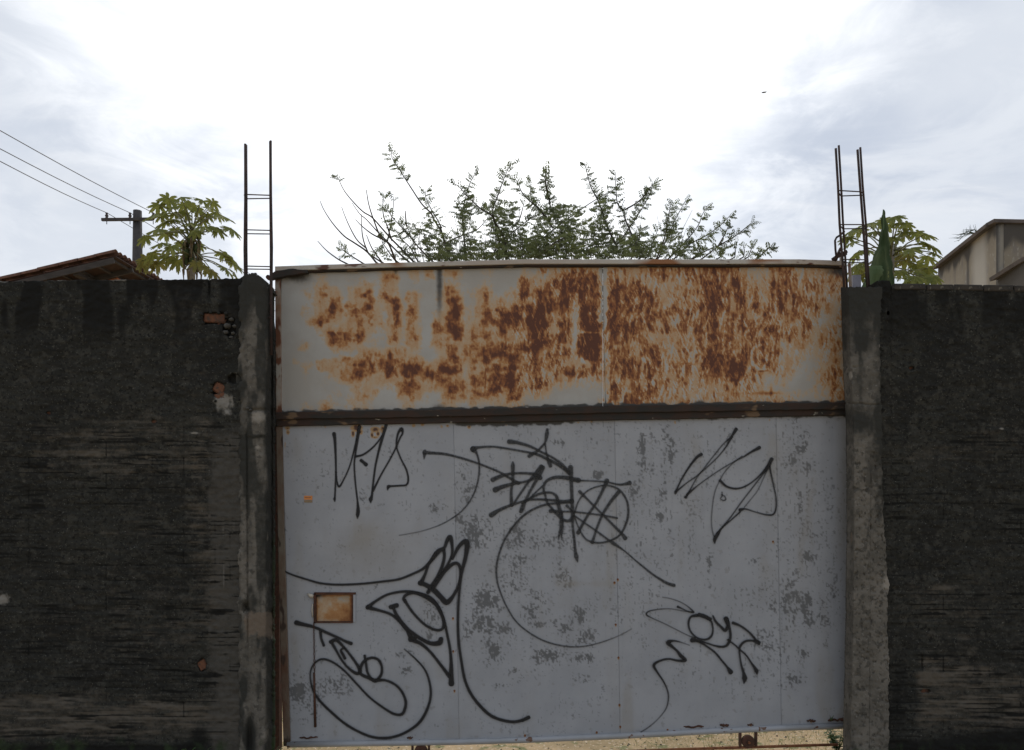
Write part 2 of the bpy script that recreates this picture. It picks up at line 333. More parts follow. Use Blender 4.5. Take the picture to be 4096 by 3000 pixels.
lw = relief('wall', pxl, 378, top_l, lambda x: x * 0 + 3040, lambda x, y: wall_h(x, y, 1) + .035 * hole_l(x, y) + .05 * gauss(x, y, 838, 1130, 3.5, 70), .16, M['mold_wall'], attrs={
    'groove': lambda x, y: GRV(x, y, 1), 'cem': lambda x, y: .85 * sst(800, 870, x + 60 * (fbm(x, y, 40, 90, 3, 57) - .5)) * sst(1640, 1780, y + .3 * (x - 900)) + .35 * gauss(x, y, 740, 1230, 60, 100) + .3 * gauss(x, y, 920, 1270, 40, 60),
    'pale': lambda x, y: (.95 * sst(2700, 2850, y + 120 * (fbm(x, y, 200, 60, 3, 5) - .5)) * sst(2990, 2900, y) + .50 * gauss(x, y, 380, 1790, 300, 110) + .45 * gauss(x, y, 610, 1700, 130, 40) + .5 * gauss(x, y, 800, 2000, 60, 330) + .4 * gauss(x, y, 880, 2300, 60, 300)
        + .75 * gauss(x, y, 825, 1700, 25, 12) * 1.3 + .45 * gauss(x, y, 740, 1230, 60, 100) + .3 * gauss(x, y, 940, 1250, 40, 60) + .35 * gauss(x, y, 560, 1850, 320, 60) + .25 * gauss(x, y, 560, 2080, 120, 80) + .3 * gauss(x, y, 650, 2500, 500, 200) + .35 * gauss(x, y, 350, 2130, 330, 18) + .2) * lines(x, y, 301),
    'crust': lambda x, y: np.maximum(1.0 * gauss(x + 30 * (fbm(x, y, 25, 25, 3, 6) - .5), y + 30 * (fbm(x, y, 25, 25, 3, 16) - .5), 5, 2395, 40, 34), .95 * gauss(x + 44 * (fbm(x, y, 22, 22, 3, 6) - .5), y + 44 * (fbm(x, y, 22, 22, 3, 16) - .5), 897, 1612, 48, 46)) * (.6 + .8 * fbm(x, y, 9, 26, 2, 26)) + gauss(x, y, 893, 2110, 8, 60) * .6 + gauss(x, y, 935, 2110, 12, 50) * .6 + .7 * sst(9, 2, y - top_l(x)) * sst(.35, .6, fbm(x, y, 60, 30, 2, 8)) + gauss(x, y, 780, 1732, 22, 5) + .9 * gauss(x, y, 895, 2300, 4, 70),
    'black': lambda x, y: .95 * sst(1560, 1180, y) * sst(.35, .6, fbm(x, y, 60, 260, 3, 33)) + sst(2955, 3000, y) + .8 * gauss(x, y, 800, 2950, 60, 60) + .6 * hole_l(x, y),
    'moss': lambda x, y: .8 * sst(2880, 2990, y) * fbm(x, y, 40, 60, 3, 12)})
tag(lw, 'dark mouldy rendered wall left of the gate with exposed orange bricks', 'wall')
def brick_px(x0, y0, x1, y1, Y, d, mt, parent, rot=0.0, name='brick'):
    c = (P(x0, y0, Y) + P(x1, y1, Y)) / 2; w = (x1 - x0) / F * Y; h = (y1 - y0) / F * Y; m = MB(); rnd = np.random.RandomState(int(x0 + y0))
    bv = .14 * min(w, h); V = []
    for zz, yy, k in ((0, 0, bv), (0, bv, 0), (0, d, 0)):
        for sx, sz in ((-1, -1), (1, -1), (1, 1), (-1, 1)):
            V.append([sx * (w / 2 - k) + rnd.uniform(-1, 1) * .03 * w, yy + (0 if k else 0), sz * (h / 2 - k) + rnd.uniform(-1, 1) * .05 * h])
    V = np.array(V); ca, sa = math.cos(rot), math.sin(rot); V[:, [0, 2]] = V[:, [0, 2]] @ np.array([[ca, sa], [-sa, ca]])
    m.add(V + np.array([c.x, Y, c.z]), [(0, 1, 2, 3), (11, 10, 9, 8)] + [(4 * a + i, 4 * a + 4 + i, 4 * a + 4 + (i + 1) % 4, 4 * a + (i + 1) % 4) for a in range(2) for i in range(4)])
    return m.build(name, mt, parent)
def lump(x, y, r, Y, mt, parent, name='stone', sq=.7):
    rnd = np.random.RandomState(int(x * 3 + y)); V = []; Fc = []; n, k = 8, 5; c = P(x, y, Y); R = r / F * Y
    for j in range(k + 1):
        for i in range(n):
            th = math.pi * j / k; ph = 2 * math.pi * i / n; q = R * (1 + rnd.uniform(-.22, .22))
            V.append([c.x + q * math.sin(th) * math.cos(ph), c.y + q * math.sin(th) * math.sin(ph), c.z + q * sq * math.cos(th)])
    for j in range(k):
        for i in range(n): Fc.append((j * n + i, (j + 1) * n + i, (j + 1) * n + (i + 1) % n, j * n + (i + 1) % n))
    return mk(name, V, Fc, mt, parent)
brick_px(812, 1253, 902, 1291, WY + .012, .07, M['brick'], lw, -.02)
brick_px(848, 1296, 884, 1322, WY + .018, .06, M['brick'], lw, .25)
brick_px(850, 1530, 900, 1574, WY + .006, .06, M['brick'], lw, -.5)
brick_px(858, 1572, 902, 1602, WY + .004, .06, M['brick'], lw, .3)
brick_px(920, 1362, 948, 1376, WY + .012, .05, M['brick'], lw, .2)
brick_px(186, 1645, 207, 1659, WY + .010, .05, M['brick'], lw, .1)
brick_px(606, 1681, 627, 1693, WY + .010, .05, M['brick'], lw, .2)
brick_px(790, 2640, 826, 2682, WY + .010, .05, M['brick'], lw, .5)
for (x, y, r) in ((806, 1258, 9), (812, 1292, 8), (905, 1254, 10), (842, 1250, 6), (875, 1251, 7), (800, 1276, 8), (848, 1534, 7), (846, 1565, 7), (898, 1528, 7), (862, 1604, 6)): lump(x, y, r, WY - .001, M['mold_wall'], lw, sq=.8)
for (x, y, r) in ((910, 1304, 15), (926, 1278, 11), (903, 1330, 12), (933, 1333, 9), (940, 1305, 10), (925, 1350, 9)): lump(x, y, r, WY + .012, M['mortar'], lw)

# ------------------------------------------------------------------ left pillar
PY_ = 4.70
def top_lp(x): return lerp(x, [945, 960, 975, 1000, 1020, 1045, 1062, 1078, 1085, 1089, 1092, 1095], [1113, 1112, 1103, 1098, 1095, 1108, 1138, 1164, 1182, 1235, 1300, 1350]) + (fbm(x, x * 0, 9, 9, 3, 45) - .5) * 10
def ylp(x, y):
    r = (fbm(x, y, 60, 60, 4, 31) - .5) * .008 + (fbm(x, y, 12, 12, 3, 37, .6) - .5) * .004
    edge = sst(1058, 1094, x + 10 * (fbm(x, y, 20, 30, 3, 39) - .5))
    gr = np.exp(-((x - (990 + (y - 2200) * .004)) / 3.0) ** 2) * sst(1700, 1760, y) * sst(2700, 2500, y)
    gr2 = gauss(x, y, 985, 2435, 13, 22); step = .010 * sst(1752, 1742, y + (fbm(x, y, 30, 30, 2, 3) - .5) * 12) * sst(985, 992, x)
    lm = .02 * sst(.5, .62, fbm(x, y, 18, 18, 3, 71)) * sst(1075, 1090, x)
    lip = .012 * gauss(x, y, 1030, 1640, 70, 5) * 1.2
    gr3 = .05 * gauss(x, y, 1000, 2960, 12, 80)
    rag = .040 * sst(968, 948, x + 34 * (fbm(x, y, 26, 36, 4, 39, .6) - .5)); r = r + (fbm(x, y, 30, 24, 4, 33, .65) - .5) * .010
    return PY_ - r + rag + .17 * edge ** 1.3 + .014 * gr + .05 * gr2 - step + lm + lip + gr3
pxp = np.arange(944, 1097, 3.0)
lp = relief('pillar', pxp, 420, top_lp, lambda x: x * 0 + 3045, lambda x, y: ylp(x + 0 * (y), y), .21, M['pillar'], attrs={
    'black': lambda x, y: .28 + 1.0 * sst(1440, 1150, y) * (1 - .85 * gauss(x, y, 1015, 1290, 26, 110)) * (1 - .9 * gauss(x, y, 1012, 1330, 36, 30)) + .75 * sst(1050, 1085, x + 24 * (fbm(x, y, 30, 90, 3, 55) - .5)) + .8 * gauss(x, y, 1035, 1745, 55, 7) + .55 * gauss(x, y, 960, 1800, 30, 160)  # includes shade of the right side face, painted into the colour
        + .5 * sst(.5, .7, fbm(x, y, 40, 120, 3, 77)) + .95 * gauss(x, y, 1004, 2960, 22, 90) + .6 * gauss(x, y, 975, 2740, 30, 60) + .5 * gauss(x, y, 955, 1500, 20, 60),
    'crust': lambda x, y: .8 * gauss(x, y, 1032, 1668, 40, 34) + .8 * gauss(x, y, 1030, 1790, 16, 12) + .7 * gauss(x, y, 935, 2130, 18, 60) + .7 * gauss(x, y, 980, 2450, 30, 14) + .9 * gauss(x, y, 1090, 2540, 8, 30) + .5 * gauss(x, y, 1070, 2150, 6, 40) + .5 * gauss(x, y, 1060, 2930, 28, 60),
    'brown': lambda x, y: 1.0 * sst(2430, 2460, y + 40 * (fbm(x, y, 22, 22, 3, 14) - .5)) * sst(2570, 2525, y + 50 * (fbm(x, y, 22, 22, 3, 15) - .5)) * sst(950, 1000, x + 40 * (fbm(x, y, 22, 22, 3, 16) - .5)) * (.5 + .8 * fbm(x, y, 14, 14, 3, 17)),
    'moss': lambda x, y: .8 * sst(2900, 3000, y) * fbm(x, y, 20, 40, 3, 13) + .6 * sst(1080, 1094, x) * sst(2000, 2200, y)})
tag(lp, 'narrow weathered concrete pillar with broken top left of the gate', 'pillar')
for (x, y, r) in ((1010, 1097, 8), (1022, 1096, 7), (998, 1100, 7), (992, 1634, 9), (1002, 1640, 8)): lump(x, y, r, PY_ + .03 if y < 1200 else PY_ - .005, M['mortar'], lp)

m = MB(); a = P(1060, 1352, 4.90); b_ = P(1112, 1352, 4.99); z0 = .02
x0_, x1_ = P(1088, 0, 4.93).x, P(1116, 0, 5.03).x
m.add([(x0_ - .08, 4.93, z0), (x1_, 5.03, z0), (x1_, 5.03, a.z + .01), (x0_ - .08, 4.93, a.z), (x0_ - .08, 5.0, z0), (x1_, 5.10, z0), (x1_, 5.10, a.z + .01), (x0_ - .08, 5.0, a.z)], [(0, 1, 2, 3), (5, 4, 7, 6), (1, 5, 6, 2), (4, 0, 3, 7), (3, 2, 6, 7), (0, 4, 5, 1)])
m.build('gap_filler', M['rust_dark'], lp)  # dark strip added to close the bright slit between left pillar and gate
# ------------------------------------------------------------------ right pillar and wall
def xl_rp(y): return lerp(y, [1100, 1160, 1500, 1700, 2100, 2500, 2960, 3050], [3366, 3367, 3378, 3388, 3391, 3386, 3376, 3374])
def yrp(x, y):
    d = x - xl_rp(y)
    r = (fbm(x, y, 60, 60, 4, 131) - .5) * .008 + (fbm(x, y, 12, 12, 3, 137, .6) - .5) * .004
    side = np.clip(1 - d / 27, 0, 1)
    line = np.exp(-((x - (3481 - (y - 2000) * .004)) / 2.5) ** 2) * sst(1780, 1900, y)
    crk = np.exp(-((y - 1616 - (x - 3450) * .04 + 8 * (fbm(x, y, 20, 20, 2, 5) - .5)) / 2.6) ** 2) + .7 * np.exp(-((y - 1468 + 8 * (fbm(x, y, 20, 20, 2, 6) - .5)) / 2.5) ** 2) * sst(3460, 3420, x)
    pits = sst(.70, .76, fbm(x, y, 9, 9, 2, 301, .5)) * sst(1700, 1900, y)
    chip = gauss(x, y, 3400, 1500, 14, 40) * sst(.4, .6, fbm(x, y, 10, 14, 2, 9)) * .012
    ins = .012 * sst(3478, 3486, x) * sst(1780, 1850, y)
    return PY_ - r - (fbm(x, y, 30, 24, 4, 133, .65) - .5) * .010 + .092 * side + .012 * line + .012 * crk + .008 * pits + chip + ins
def edge_rp(y): return lerp(y, [1100, 1400, 1700, 1900, 2100, 2300, 2340, 2400, 2700, 3050], [3528, 3520, 3526, 3530, 3536, 3548, 3562, 3548, 3556, 3556]) + 16 * (fbm(y * 0 + 3, y, 9, 22, 3, 66) - .5)
us = np.linspace(0, 1, 62)
def relief_u(name, xl, xr, us, nrow, top, bot, Yf, thick, mt, attrs):
    """Same as relief, with the column positions following curved left and right edges."""
    nc = len(us); PYr = np.linspace(0, 1, nrow); mid = (xl(np.array([1500.]))[0] + xr(np.array([1500.]))[0]) / 2
    PX = np.zeros((nc, nrow)); PY = np.zeros((nc, nrow))
    for i, u in enumerate(us):
        y = top + (bot - top) * PYr; PX[i] = xl(y) * (1 - u) + xr(y) * u; PY[i] = y
    PY[:, 0] += (fbm(PX[:, 0], PX[:, 0] * 0, 12, 9, 2, 47) - .5) * 8
    Yv = Yf(PX, PY); V = PA(PX, PY, Yv).reshape(-1, 3); idx = np.arange(nc * nrow).reshape(nc, nrow)
    Q = np.stack([idx[:-1, :-1], idx[:-1, 1:], idx[1:, 1:], idx[1:, :-1]], -1).reshape(-1, 4)
    ring = np.array(list(idx[0, :]) + list(idx[1:, -1]) + list(idx[-1, ::-1][1:]) + list(idx[::-1, 0][1:-1])); base = len(V)
    BV = V[ring].copy(); BV[:, 1] = np.median(Yv) + thick; m = len(ring); k = np.arange(m); k2 = (k + 1) % m
    side = np.stack([ring[k], base + k, base + k2, ring[k2]], -1); left = base + np.arange(nrow); right = [base + nrow - 1 + nc - 1 + j for j in range(nrow)]
    back = [(left[j], right[nrow - 1 - j], right[nrow - 2 - j], left[j + 1]) for j in range(nrow - 1)]
    at = {a: np.concatenate([(fn(PX, PY) * np.ones_like(PX)).ravel(), (fn(PX, PY) * np.ones_like(PX)).ravel()[ring]]) for a, fn in attrs.items()}
    return mk(name, np.vstack([V, BV]), np.vstack([Q, side, np.array(back)]), mt, None, True, at)
rp = relief_u('pillar', xl_rp, edge_rp, us, 420, 1148, 3045, yrp, .105, M['pillar'], {
    'black': lambda x, y: .42 * sst(1330, 1180, y + 50 * (fbm(x, y, 30, 40, 3, 4) - .5)) + .30 * sst(1520, 1300, y) + .6 * gauss(x, y, 3450, 1375, 30, 30) + .6 * gauss(x, y, 3470, 1690, 60, 50) + .3 * sst(2300, 1700, y) + .8 * gauss(x, y, 3415, 2990, 20, 22) + .35 * sst(3490, 3530, x) * sst(2400, 2000, y) + .3 * sst(.52, .7, fbm(x, y, 40, 120, 3, 177)) + .5 * gauss(x, y, 3510, 2430, 12, 10),
    'crust': lambda x, y: 1.1 * gauss(x, y, 3548, 2335, 20, 34) + .8 * gauss(x, y, 3403, 1502, 9, 20) * 1.2 + .5 * gauss(x, y, 3518, 1385, 5, 20) + .4 * gauss(x, y, 3420, 1722, 5, 4),
    'brown': lambda x, y: .8 * gauss(x, y, 3406, 2150, 5, 26) * 1.4,
    'moss': lambda x, y: .5 * sst(2950, 3010, y)})
tag(rp, 'weathered concrete pillar with a vertical score line right of the gate', 'pillar')
def top_r(x): return lerp(x, [3500, 3560, 3568, 4096, 5600], [1122, 1122, 1152, 1158, 1175]) + (fbm(x, x * 0, 10, 9, 3, 48) - .5) * 6
WYR = 4.745
pxr = np.concatenate([np.array([3508.]), np.arange(3513, 4150, 5.0), np.linspace(4160, 5600, 28)])
def inhole(x, y): return (np.abs(x - 3553) < 6) & (np.abs(y - 1251) < 7)
rw = relief('wall', pxr, 378, top_r, lambda x: x * 0 + 3045, lambda x, y: WYR - WY + wall_h(x, y, 5) + .03 * sst(.45, .6, gauss(x, y, 3645, 1472, 12, 9)) + .03 * sst(.4, .6, gauss(x, y, 3700, 2765, 24, 9)) + .03 * gauss(x, y, 3687, 2650, 3, 30), .16, M['mold_wall'], attrs={
    'groove': lambda x, y: GRV(x, y, 5), 'cem': lambda x, y: .3 * sst(3620, 3560, x) * sst(1300, 1500, y),
    'pale': lambda x, y: (.90 * sst(2560, 2720, y + 160 * (fbm(x, y, 120, 80, 3, 25) - .5)) * sst(2960, 2860, y) * sst(3640, 3700, x) + .35 * gauss(x, y, 3800, 1820, 260, 60) + .35 * gauss(x, y, 3760, 2370, 120, 60) + .3 * gauss(x, y, 3800, 2450, 260, 130) + .3 * gauss(x, y, 4000, 1730, 120, 60) + .15) * lines(x, y, 311),
    'crust': lambda x, y: .8 * gauss(x, y, 4005, 1715, 14, 6) + .4 * gauss(x, y, 3830, 1733, 40, 3) * 1.4,
    'black': lambda x, y: .75 * sst(1600, 1180, y) * sst(.35, .6, fbm(x, y, 60, 260, 3, 133)) + .9 * sst(2900, 2985, y + .12 * (x - 3800)) + .55 * gauss(x, y, 3600, 2750, 60, 260),
    'moss': lambda x, y: .6 * sst(2850, 2990, y) * fbm(x, y, 40, 60, 3, 212)}, hole=inhole)
tag(rw, 'dark mouldy rendered wall right of the gate with bare bricks along its top', 'wall')
xs = [3576, 3706, 3816, 3935, 4057, 4176, 4296]
for a, b_ in zip(xs[:-1], xs[1:]): brick_px(a + 2, 1134 + (a - 3576) * .014, b_ - 3, 1158 + (a - 3576) * .014, WYR - .006, .15, M['brick_dark'], rw)
brick_px(3634, 1464, 3652, 1479, WYR + .016, .05, M['brick'], rw, .5)
brick_px(3684, 2757, 3716, 2772, WYR + .018, .05, M['brick'], rw, .1)

# ------------------------------------------------------------------ gate
GY = 4.955
def gsurf(x, y): return GY - (fbm(x, y, 330, 300, 2, 201) - .5) * .010 - (fbm(x, y, 90, 90, 2, 207) - .5) * .0016 - (fbm(x, y, 110, 700, 2, 209) - .5) * .008
gate = empty('gate', P(2250, 1987 + H / GY * F, GY)); gate.location.z = 0; WLOC[gate.name] = Vector(gate.location)
tag(gate, 'wide grey sheet metal gate, rusted on top and covered in black graffiti', 'gate')
top_edge = ([1078, 1110, 1250, 1560, 2100, 3200, 3385], [1068, 1066, 1060, 1051, 1037, 1037, 1043])
def gtop(x): return lerp(x, *top_edge)
mid_top = ([1095, 1110, 1650, 2200, 2410, 3360, 3400], [1650, 1649, 1639, 1628, 1622, 1608, 1607])
mid_bot = ([1095, 1130, 1800, 2050, 2450, 2700, 3000, 3400], [1706, 1705, 1692, 1689, 1680, 1677, 1668, 1660])
bot_edge = ([1100, 1160, 1830, 2100, 2500, 2800, 3100, 3400], [2968, 2966, 2956, 2948, 2931, 2915, 2901, 2890])
R = '''01112011112302 11221021003154 66651543346566 675732346323355
00113112322301 00221121016355 76783677632355 786742476465365
00225415714314 11331241247754 87772878853464 776653676673264
00124615533614 01361232456674 83773776774476 886555777664443
00224724751524 02482256777885 62893776774567 788744666553134
00134233432626 03582566788983 71894767776577 677754674452244
00012655511526 03464443555783 71994666554565 577555565552356
00211453221315 03563444666885 51894774453454 666365662332353
00100111545542 01464465675864 72793784565554 777668443222342
01214336837656 44553466664575 33463865754554 888862533211331
00101345746778 57772568875675 66664675654553 778765222112343
00111112333157 33453448785662 32222756554444 556654112001255
00001112320154 21351447362431 00003667654253 444432211212145
00213113210132 11331222452000 00005677655363 233234453111234'''
RG = np.array([[int(c) for c in row.replace(' ', '')] for row in R.split('\n')], float) / 9
def bil(G, gx_, gy_):
    gx_ = np.clip(gx_, 0, G.shape[1] - 1.001); gy_ = np.clip(gy_, 0, G.shape[0] - 1.001); i = gx_.astype(int); j = gy_.astype(int); u = gx_ - i; v = gy_ - j
    return (G[j, i] * (1 - u) + G[j, i + 1] * u) * (1 - v) + (G[j + 1, i] * (1 - u) + G[j + 1, i + 1] * u) * v
SM = [(1319,1198,1341,1257,.8),(1423,1168,1489,1198,.9),(1471,1161,1491,1271,.9),(1408,1235,1471,1260,.8),(1386,1212,1423,1231,.7),(1526,1175,1556,1198,.7),(1563,1198,1596,1235,.8),(1556,1279,1589,1323,.7),(1552,1338,1581,1367,.75),(1560,1230,1585,1285,.5),
      (1626,1271,1655,1323,.85),(1626,1331,1652,1382,.8),(1626,1172,1663,1209,.6),(1630,1205,1652,1275,.5),(1316,1334,1460,1364,.85),(1316,1362,1378,1375,.6),(1415,1434,1452,1515,.95),(1434,1397,1463,1434,.65),(1474,1412,1511,1493,.7),(1541,1419,1567,1504,.95),(1500,1440,1600,1500,.6),(1581,1463,1674,1504,.95),
      (1264,1438,1345,1449,.45),(1275,1470,1345,1482,.5),(1370,1430,1420,1440,.5),(1238,1279,1305,1301,.5),(1262,1160,1290,1220,.45),(1285,1150,1340,1180,.45),(1400,1280,1480,1310,.4),(1460,1290,1495,1320,.6),(1589,1530,1674,1596,.5),(1532,1090,1560,1150,.4),(1568,1100,1592,1160,.4),(1635,1080,1670,1120,.4),(1705,1085,1736,1115,.6),(1195,1370,1225,1400,.35),(1165,1435,1192,1460,.35),
      (1791,1190,1850,1360,.9),(1780,1146,1809,1175,.75),(1785,1080,1820,1105,.6),(1794,1382,1835,1452,.85),(1754,1456,1850,1489,1.0),(1702,1463,1728,1500,.8),(1735,1286,1758,1375,.5),(2075,1116,2105,1212,1.0),(1994,1223,2071,1271,.95),(2108,1220,2182,1308,1.05),(2145,1165,2185,1225,.9),(1938,1235,2001,1301,.75),(1925,1270,2070,1300,.6),(1930,1325,1990,1345,.5),
      (1910,1160,1945,1260,.45),(1997,1375,2178,1404,.8),(1860,1380,2000,1420,.5),(1968,1412,2068,1430,.95),(1968,1460,2068,1478,1.05),(1938,1412,1953,1486,.95),(1890,1440,1940,1475,.7),(1953,1493,2086,1545,.85),(1949,1545,2001,1589,.8),(2079,1545,2093,1596,.85),(2112,1434,2175,1548,.6),(2040,1560,2075,1600,.5),(1700,1540,1760,1555,.5),(1800,1530,1860,1600,.5),(1890,1510,1945,1580,.5),
      (2120,1300,2180,1400,.9),(2180,1120,2240,1250,.6),(2190,1340,2240,1500,.6),(2321,1249,2391,1323,1.15),(2321,1331,2391,1438,1.15),(2250,1085,2388,1168,.85),(2321,1168,2391,1249,.9),(2240,1279,2281,1375,.9),(2240,1190,2275,1230,.9),(2247,1467,2406,1503,.75),(2240,1150,2270,1280,.7),(2240,1380,2262,1450,.7)]
def smear(x, y):
    s = np.zeros_like(x)
    for (x0, y0, x1, y1, a) in SM: s = np.maximum(s, a * sst(x0 - 13, x0 + 8, x) * sst(x1 + 13, x1 - 8, x) * sst(y0 - 13, y0 + 8, y) * sst(y1 + 13, y1 - 8, y))
    return s
def rust_up(x, y):
    wx = x + 22 * (fbm(x, y, 26, 26, 3, 401) - .5); wy = y + 26 * (fbm(x, y, 22, 30, 3, 411) - .5)
    d = bil(RG, (wx - 1140) / 40, (wy - 1100) / 40); L_ = sst(2416, 2400, x); d = d * (.93 - .25 * L_) + .40 * L_ * smear(wx, wy)
    st = 0; wt = 0
    for kk, a_ in enumerate((-.30, -.10, .0, .13, .45)):
        wgt = np.exp(20 * (fbm(x, y, 105, 100, 2, 480 + kk) - (0 if abs(a_) < .3 else .06))); ca, sa = math.cos(a_), math.sin(a_); u = ca * x + sa * y; v = -sa * x + ca * y
        st = st + wgt * (.72 * fbm(u, v, 7.5, 36, 3, 431 + kk * 5, .62) + .28 * fbm(u, v, 26, 60, 2, 441 + kk * 5)); wt = wt + wgt
    st = st / wt; st = .5 + (st - .5) * 1.3; st2 = st; blot = fbm(x, y, 30, 30, 4, 451, .6)
    left = sst(2350, 1850, x) * (1 - .7 * gauss(x, y, 1600, 1480, 130, 60)); vg = fbm(x, y, 15, 150, 3, 475) - .5
    n = (.66 * (st - .5) + .40 * (st2 - .5)) * (1 - .6 * left) + (.55 + .4 * left) * (blot - .5)
    fine = 1.4 * (fbm(x, y, 7, 9, 2, 461, .5) - .5) + .5 * (fbm(x, y, 90, 7, 2, 465) - .5) * left + .5 * (fbm(x, y, 8, 70, 2, 467) - .5); wash = sst(.42, .62, fbm(x, y, 70, 50, 3, 463))
    r = d * 1.0 + .12 * wash * sst(.03, .2, d) + n * 1.35 * (.22 + .78 * sst(.02, .45, d)) + fine * .22 + vg * .55 * (1 - .55 * left) * sst(.05, .3, d)
    r = r * sst(0.0, .12, d) 
    r = np.maximum(r, (.17 + .36 * fbm(x, y, 16, 40, 3, 491)) * sst(.03, .30, d)) + .10 * sst(.45, .9, r)
    scr = sst(.66, .74, fbm(x + .25 * y, y, 5, 46, 2, 485, .5)) + sst(.68, .76, fbm(x - .5 * y, y, 5, 30, 2, 487, .5)); r = r - .34 * scr * sst(1850, 2150, x) * sst(.1, .4, r)
    # scratched paint at the torn seam, the circle and the cross
    r = r - .9 * sst(.30, .55, fbm(y * 0 + 5, y, 9, 34, 2, 472)) * np.exp(-((x - 2412 + 34 * (fbm(x, y, 20, 30, 3, 471) - .5) - (y - 1100) * .02) / 9) ** 2)
    r = r - .55 * np.exp(-(((np.hypot(x - 3052, (y - 1428)) - 50) / 6) ** 2)) * sst(3075, 3040, x)
    r = r + .5 * np.exp(-((x - 3085) / 6) ** 2) * gauss(x, y, 3085, 1565, 900, 28) + .5 * gauss(x, y, 3070, 1573, 60, 7)
    r = r + .6 * np.exp(-((y - (1486 - (x - 3030) * .10)) / 2.2) ** 2) * sst(3025, 3035, x) * sst(3080, 3070, x)
    r = r - .5 * np.exp(-((y - 1330) / 2.4) ** 2) * sst(2318, 2326, x) * sst(2402, 2396, x)
    r = r - .6 * np.exp(-((x - (2332 + (y - 1340) * .32)) / 3.4) ** 2) * sst(1338, 1344, y) * sst(1402, 1396, y)
    return np.clip(r, 0, 1.2)
def soot_up(x, y):
    dt = y - gtop(x) - 20; db = lerp(x, *mid_top) - y
    s = .9 * sst(16, 0, dt + 14 * (fbm(x, y, 20, 20, 3, 501) - .5)) + .95 * sst(12, 0, db + 20 * (fbm(x, y, 26, 12, 3, 511) - .5))
    s = s + .85 * np.exp(-((x - 1758) / 15) ** 2) * sst(1390, 1130, y) + .8 * np.exp(-((x - 1583) / 9) ** 2) * sst(1120, 1080, y) * .9
    s = s + .8 * gauss(x, y, 1165, 1095, 55, 24) + .5 * gauss(x, y, 1210, 1115, 60, 30) + .9 * gauss(x, y, 1758, 1640, 40, 26) + gauss(x, y, 2420, 1630, 30, 18) + .8 * gauss(x, y, 2800, 1610, 25, 12) + .6 * gauss(x, y, 2176, 1630, 12, 10)
    s = s + .75 * np.exp(-((x - 2411 - (y - 1100) * .022) / 2.2) ** 2) + .7 * np.exp(-((x - 1124) / 3) ** 2) + .8 * gauss(x, y, 3350, 1085, 60, 22) + .5 * gauss(x, y, 3372, 1250, 14, 260)
    return np.clip(s, 0, 1)
def steps(a, b, s): return np.linspace(a, b, int((b - a) / s) + 1)
up_attr = {'rust': rust_up, 'soot': soot_up}
for a, b_, dy in ((1120, 2411, 0), (2411.8, 3384, -.003)):
    o = relief('sheet_panel', steps(a, b_, 3.6), 158, lambda x: gtop(x) + 17, lambda x: lerp(x, *mid_top) + 4, lambda x, y, dy=dy: gsurf(x, y) + dy - .004 * np.exp(-((x - 2412 - (y - 1100) * .02) / 7) ** 2) * (1 if dy else 0), .004, M['sheet_up'], gate, up_attr)
    o['label'] = 'rust streaked upper sheet' if dy == 0 else 'heavily rusted upper sheet'
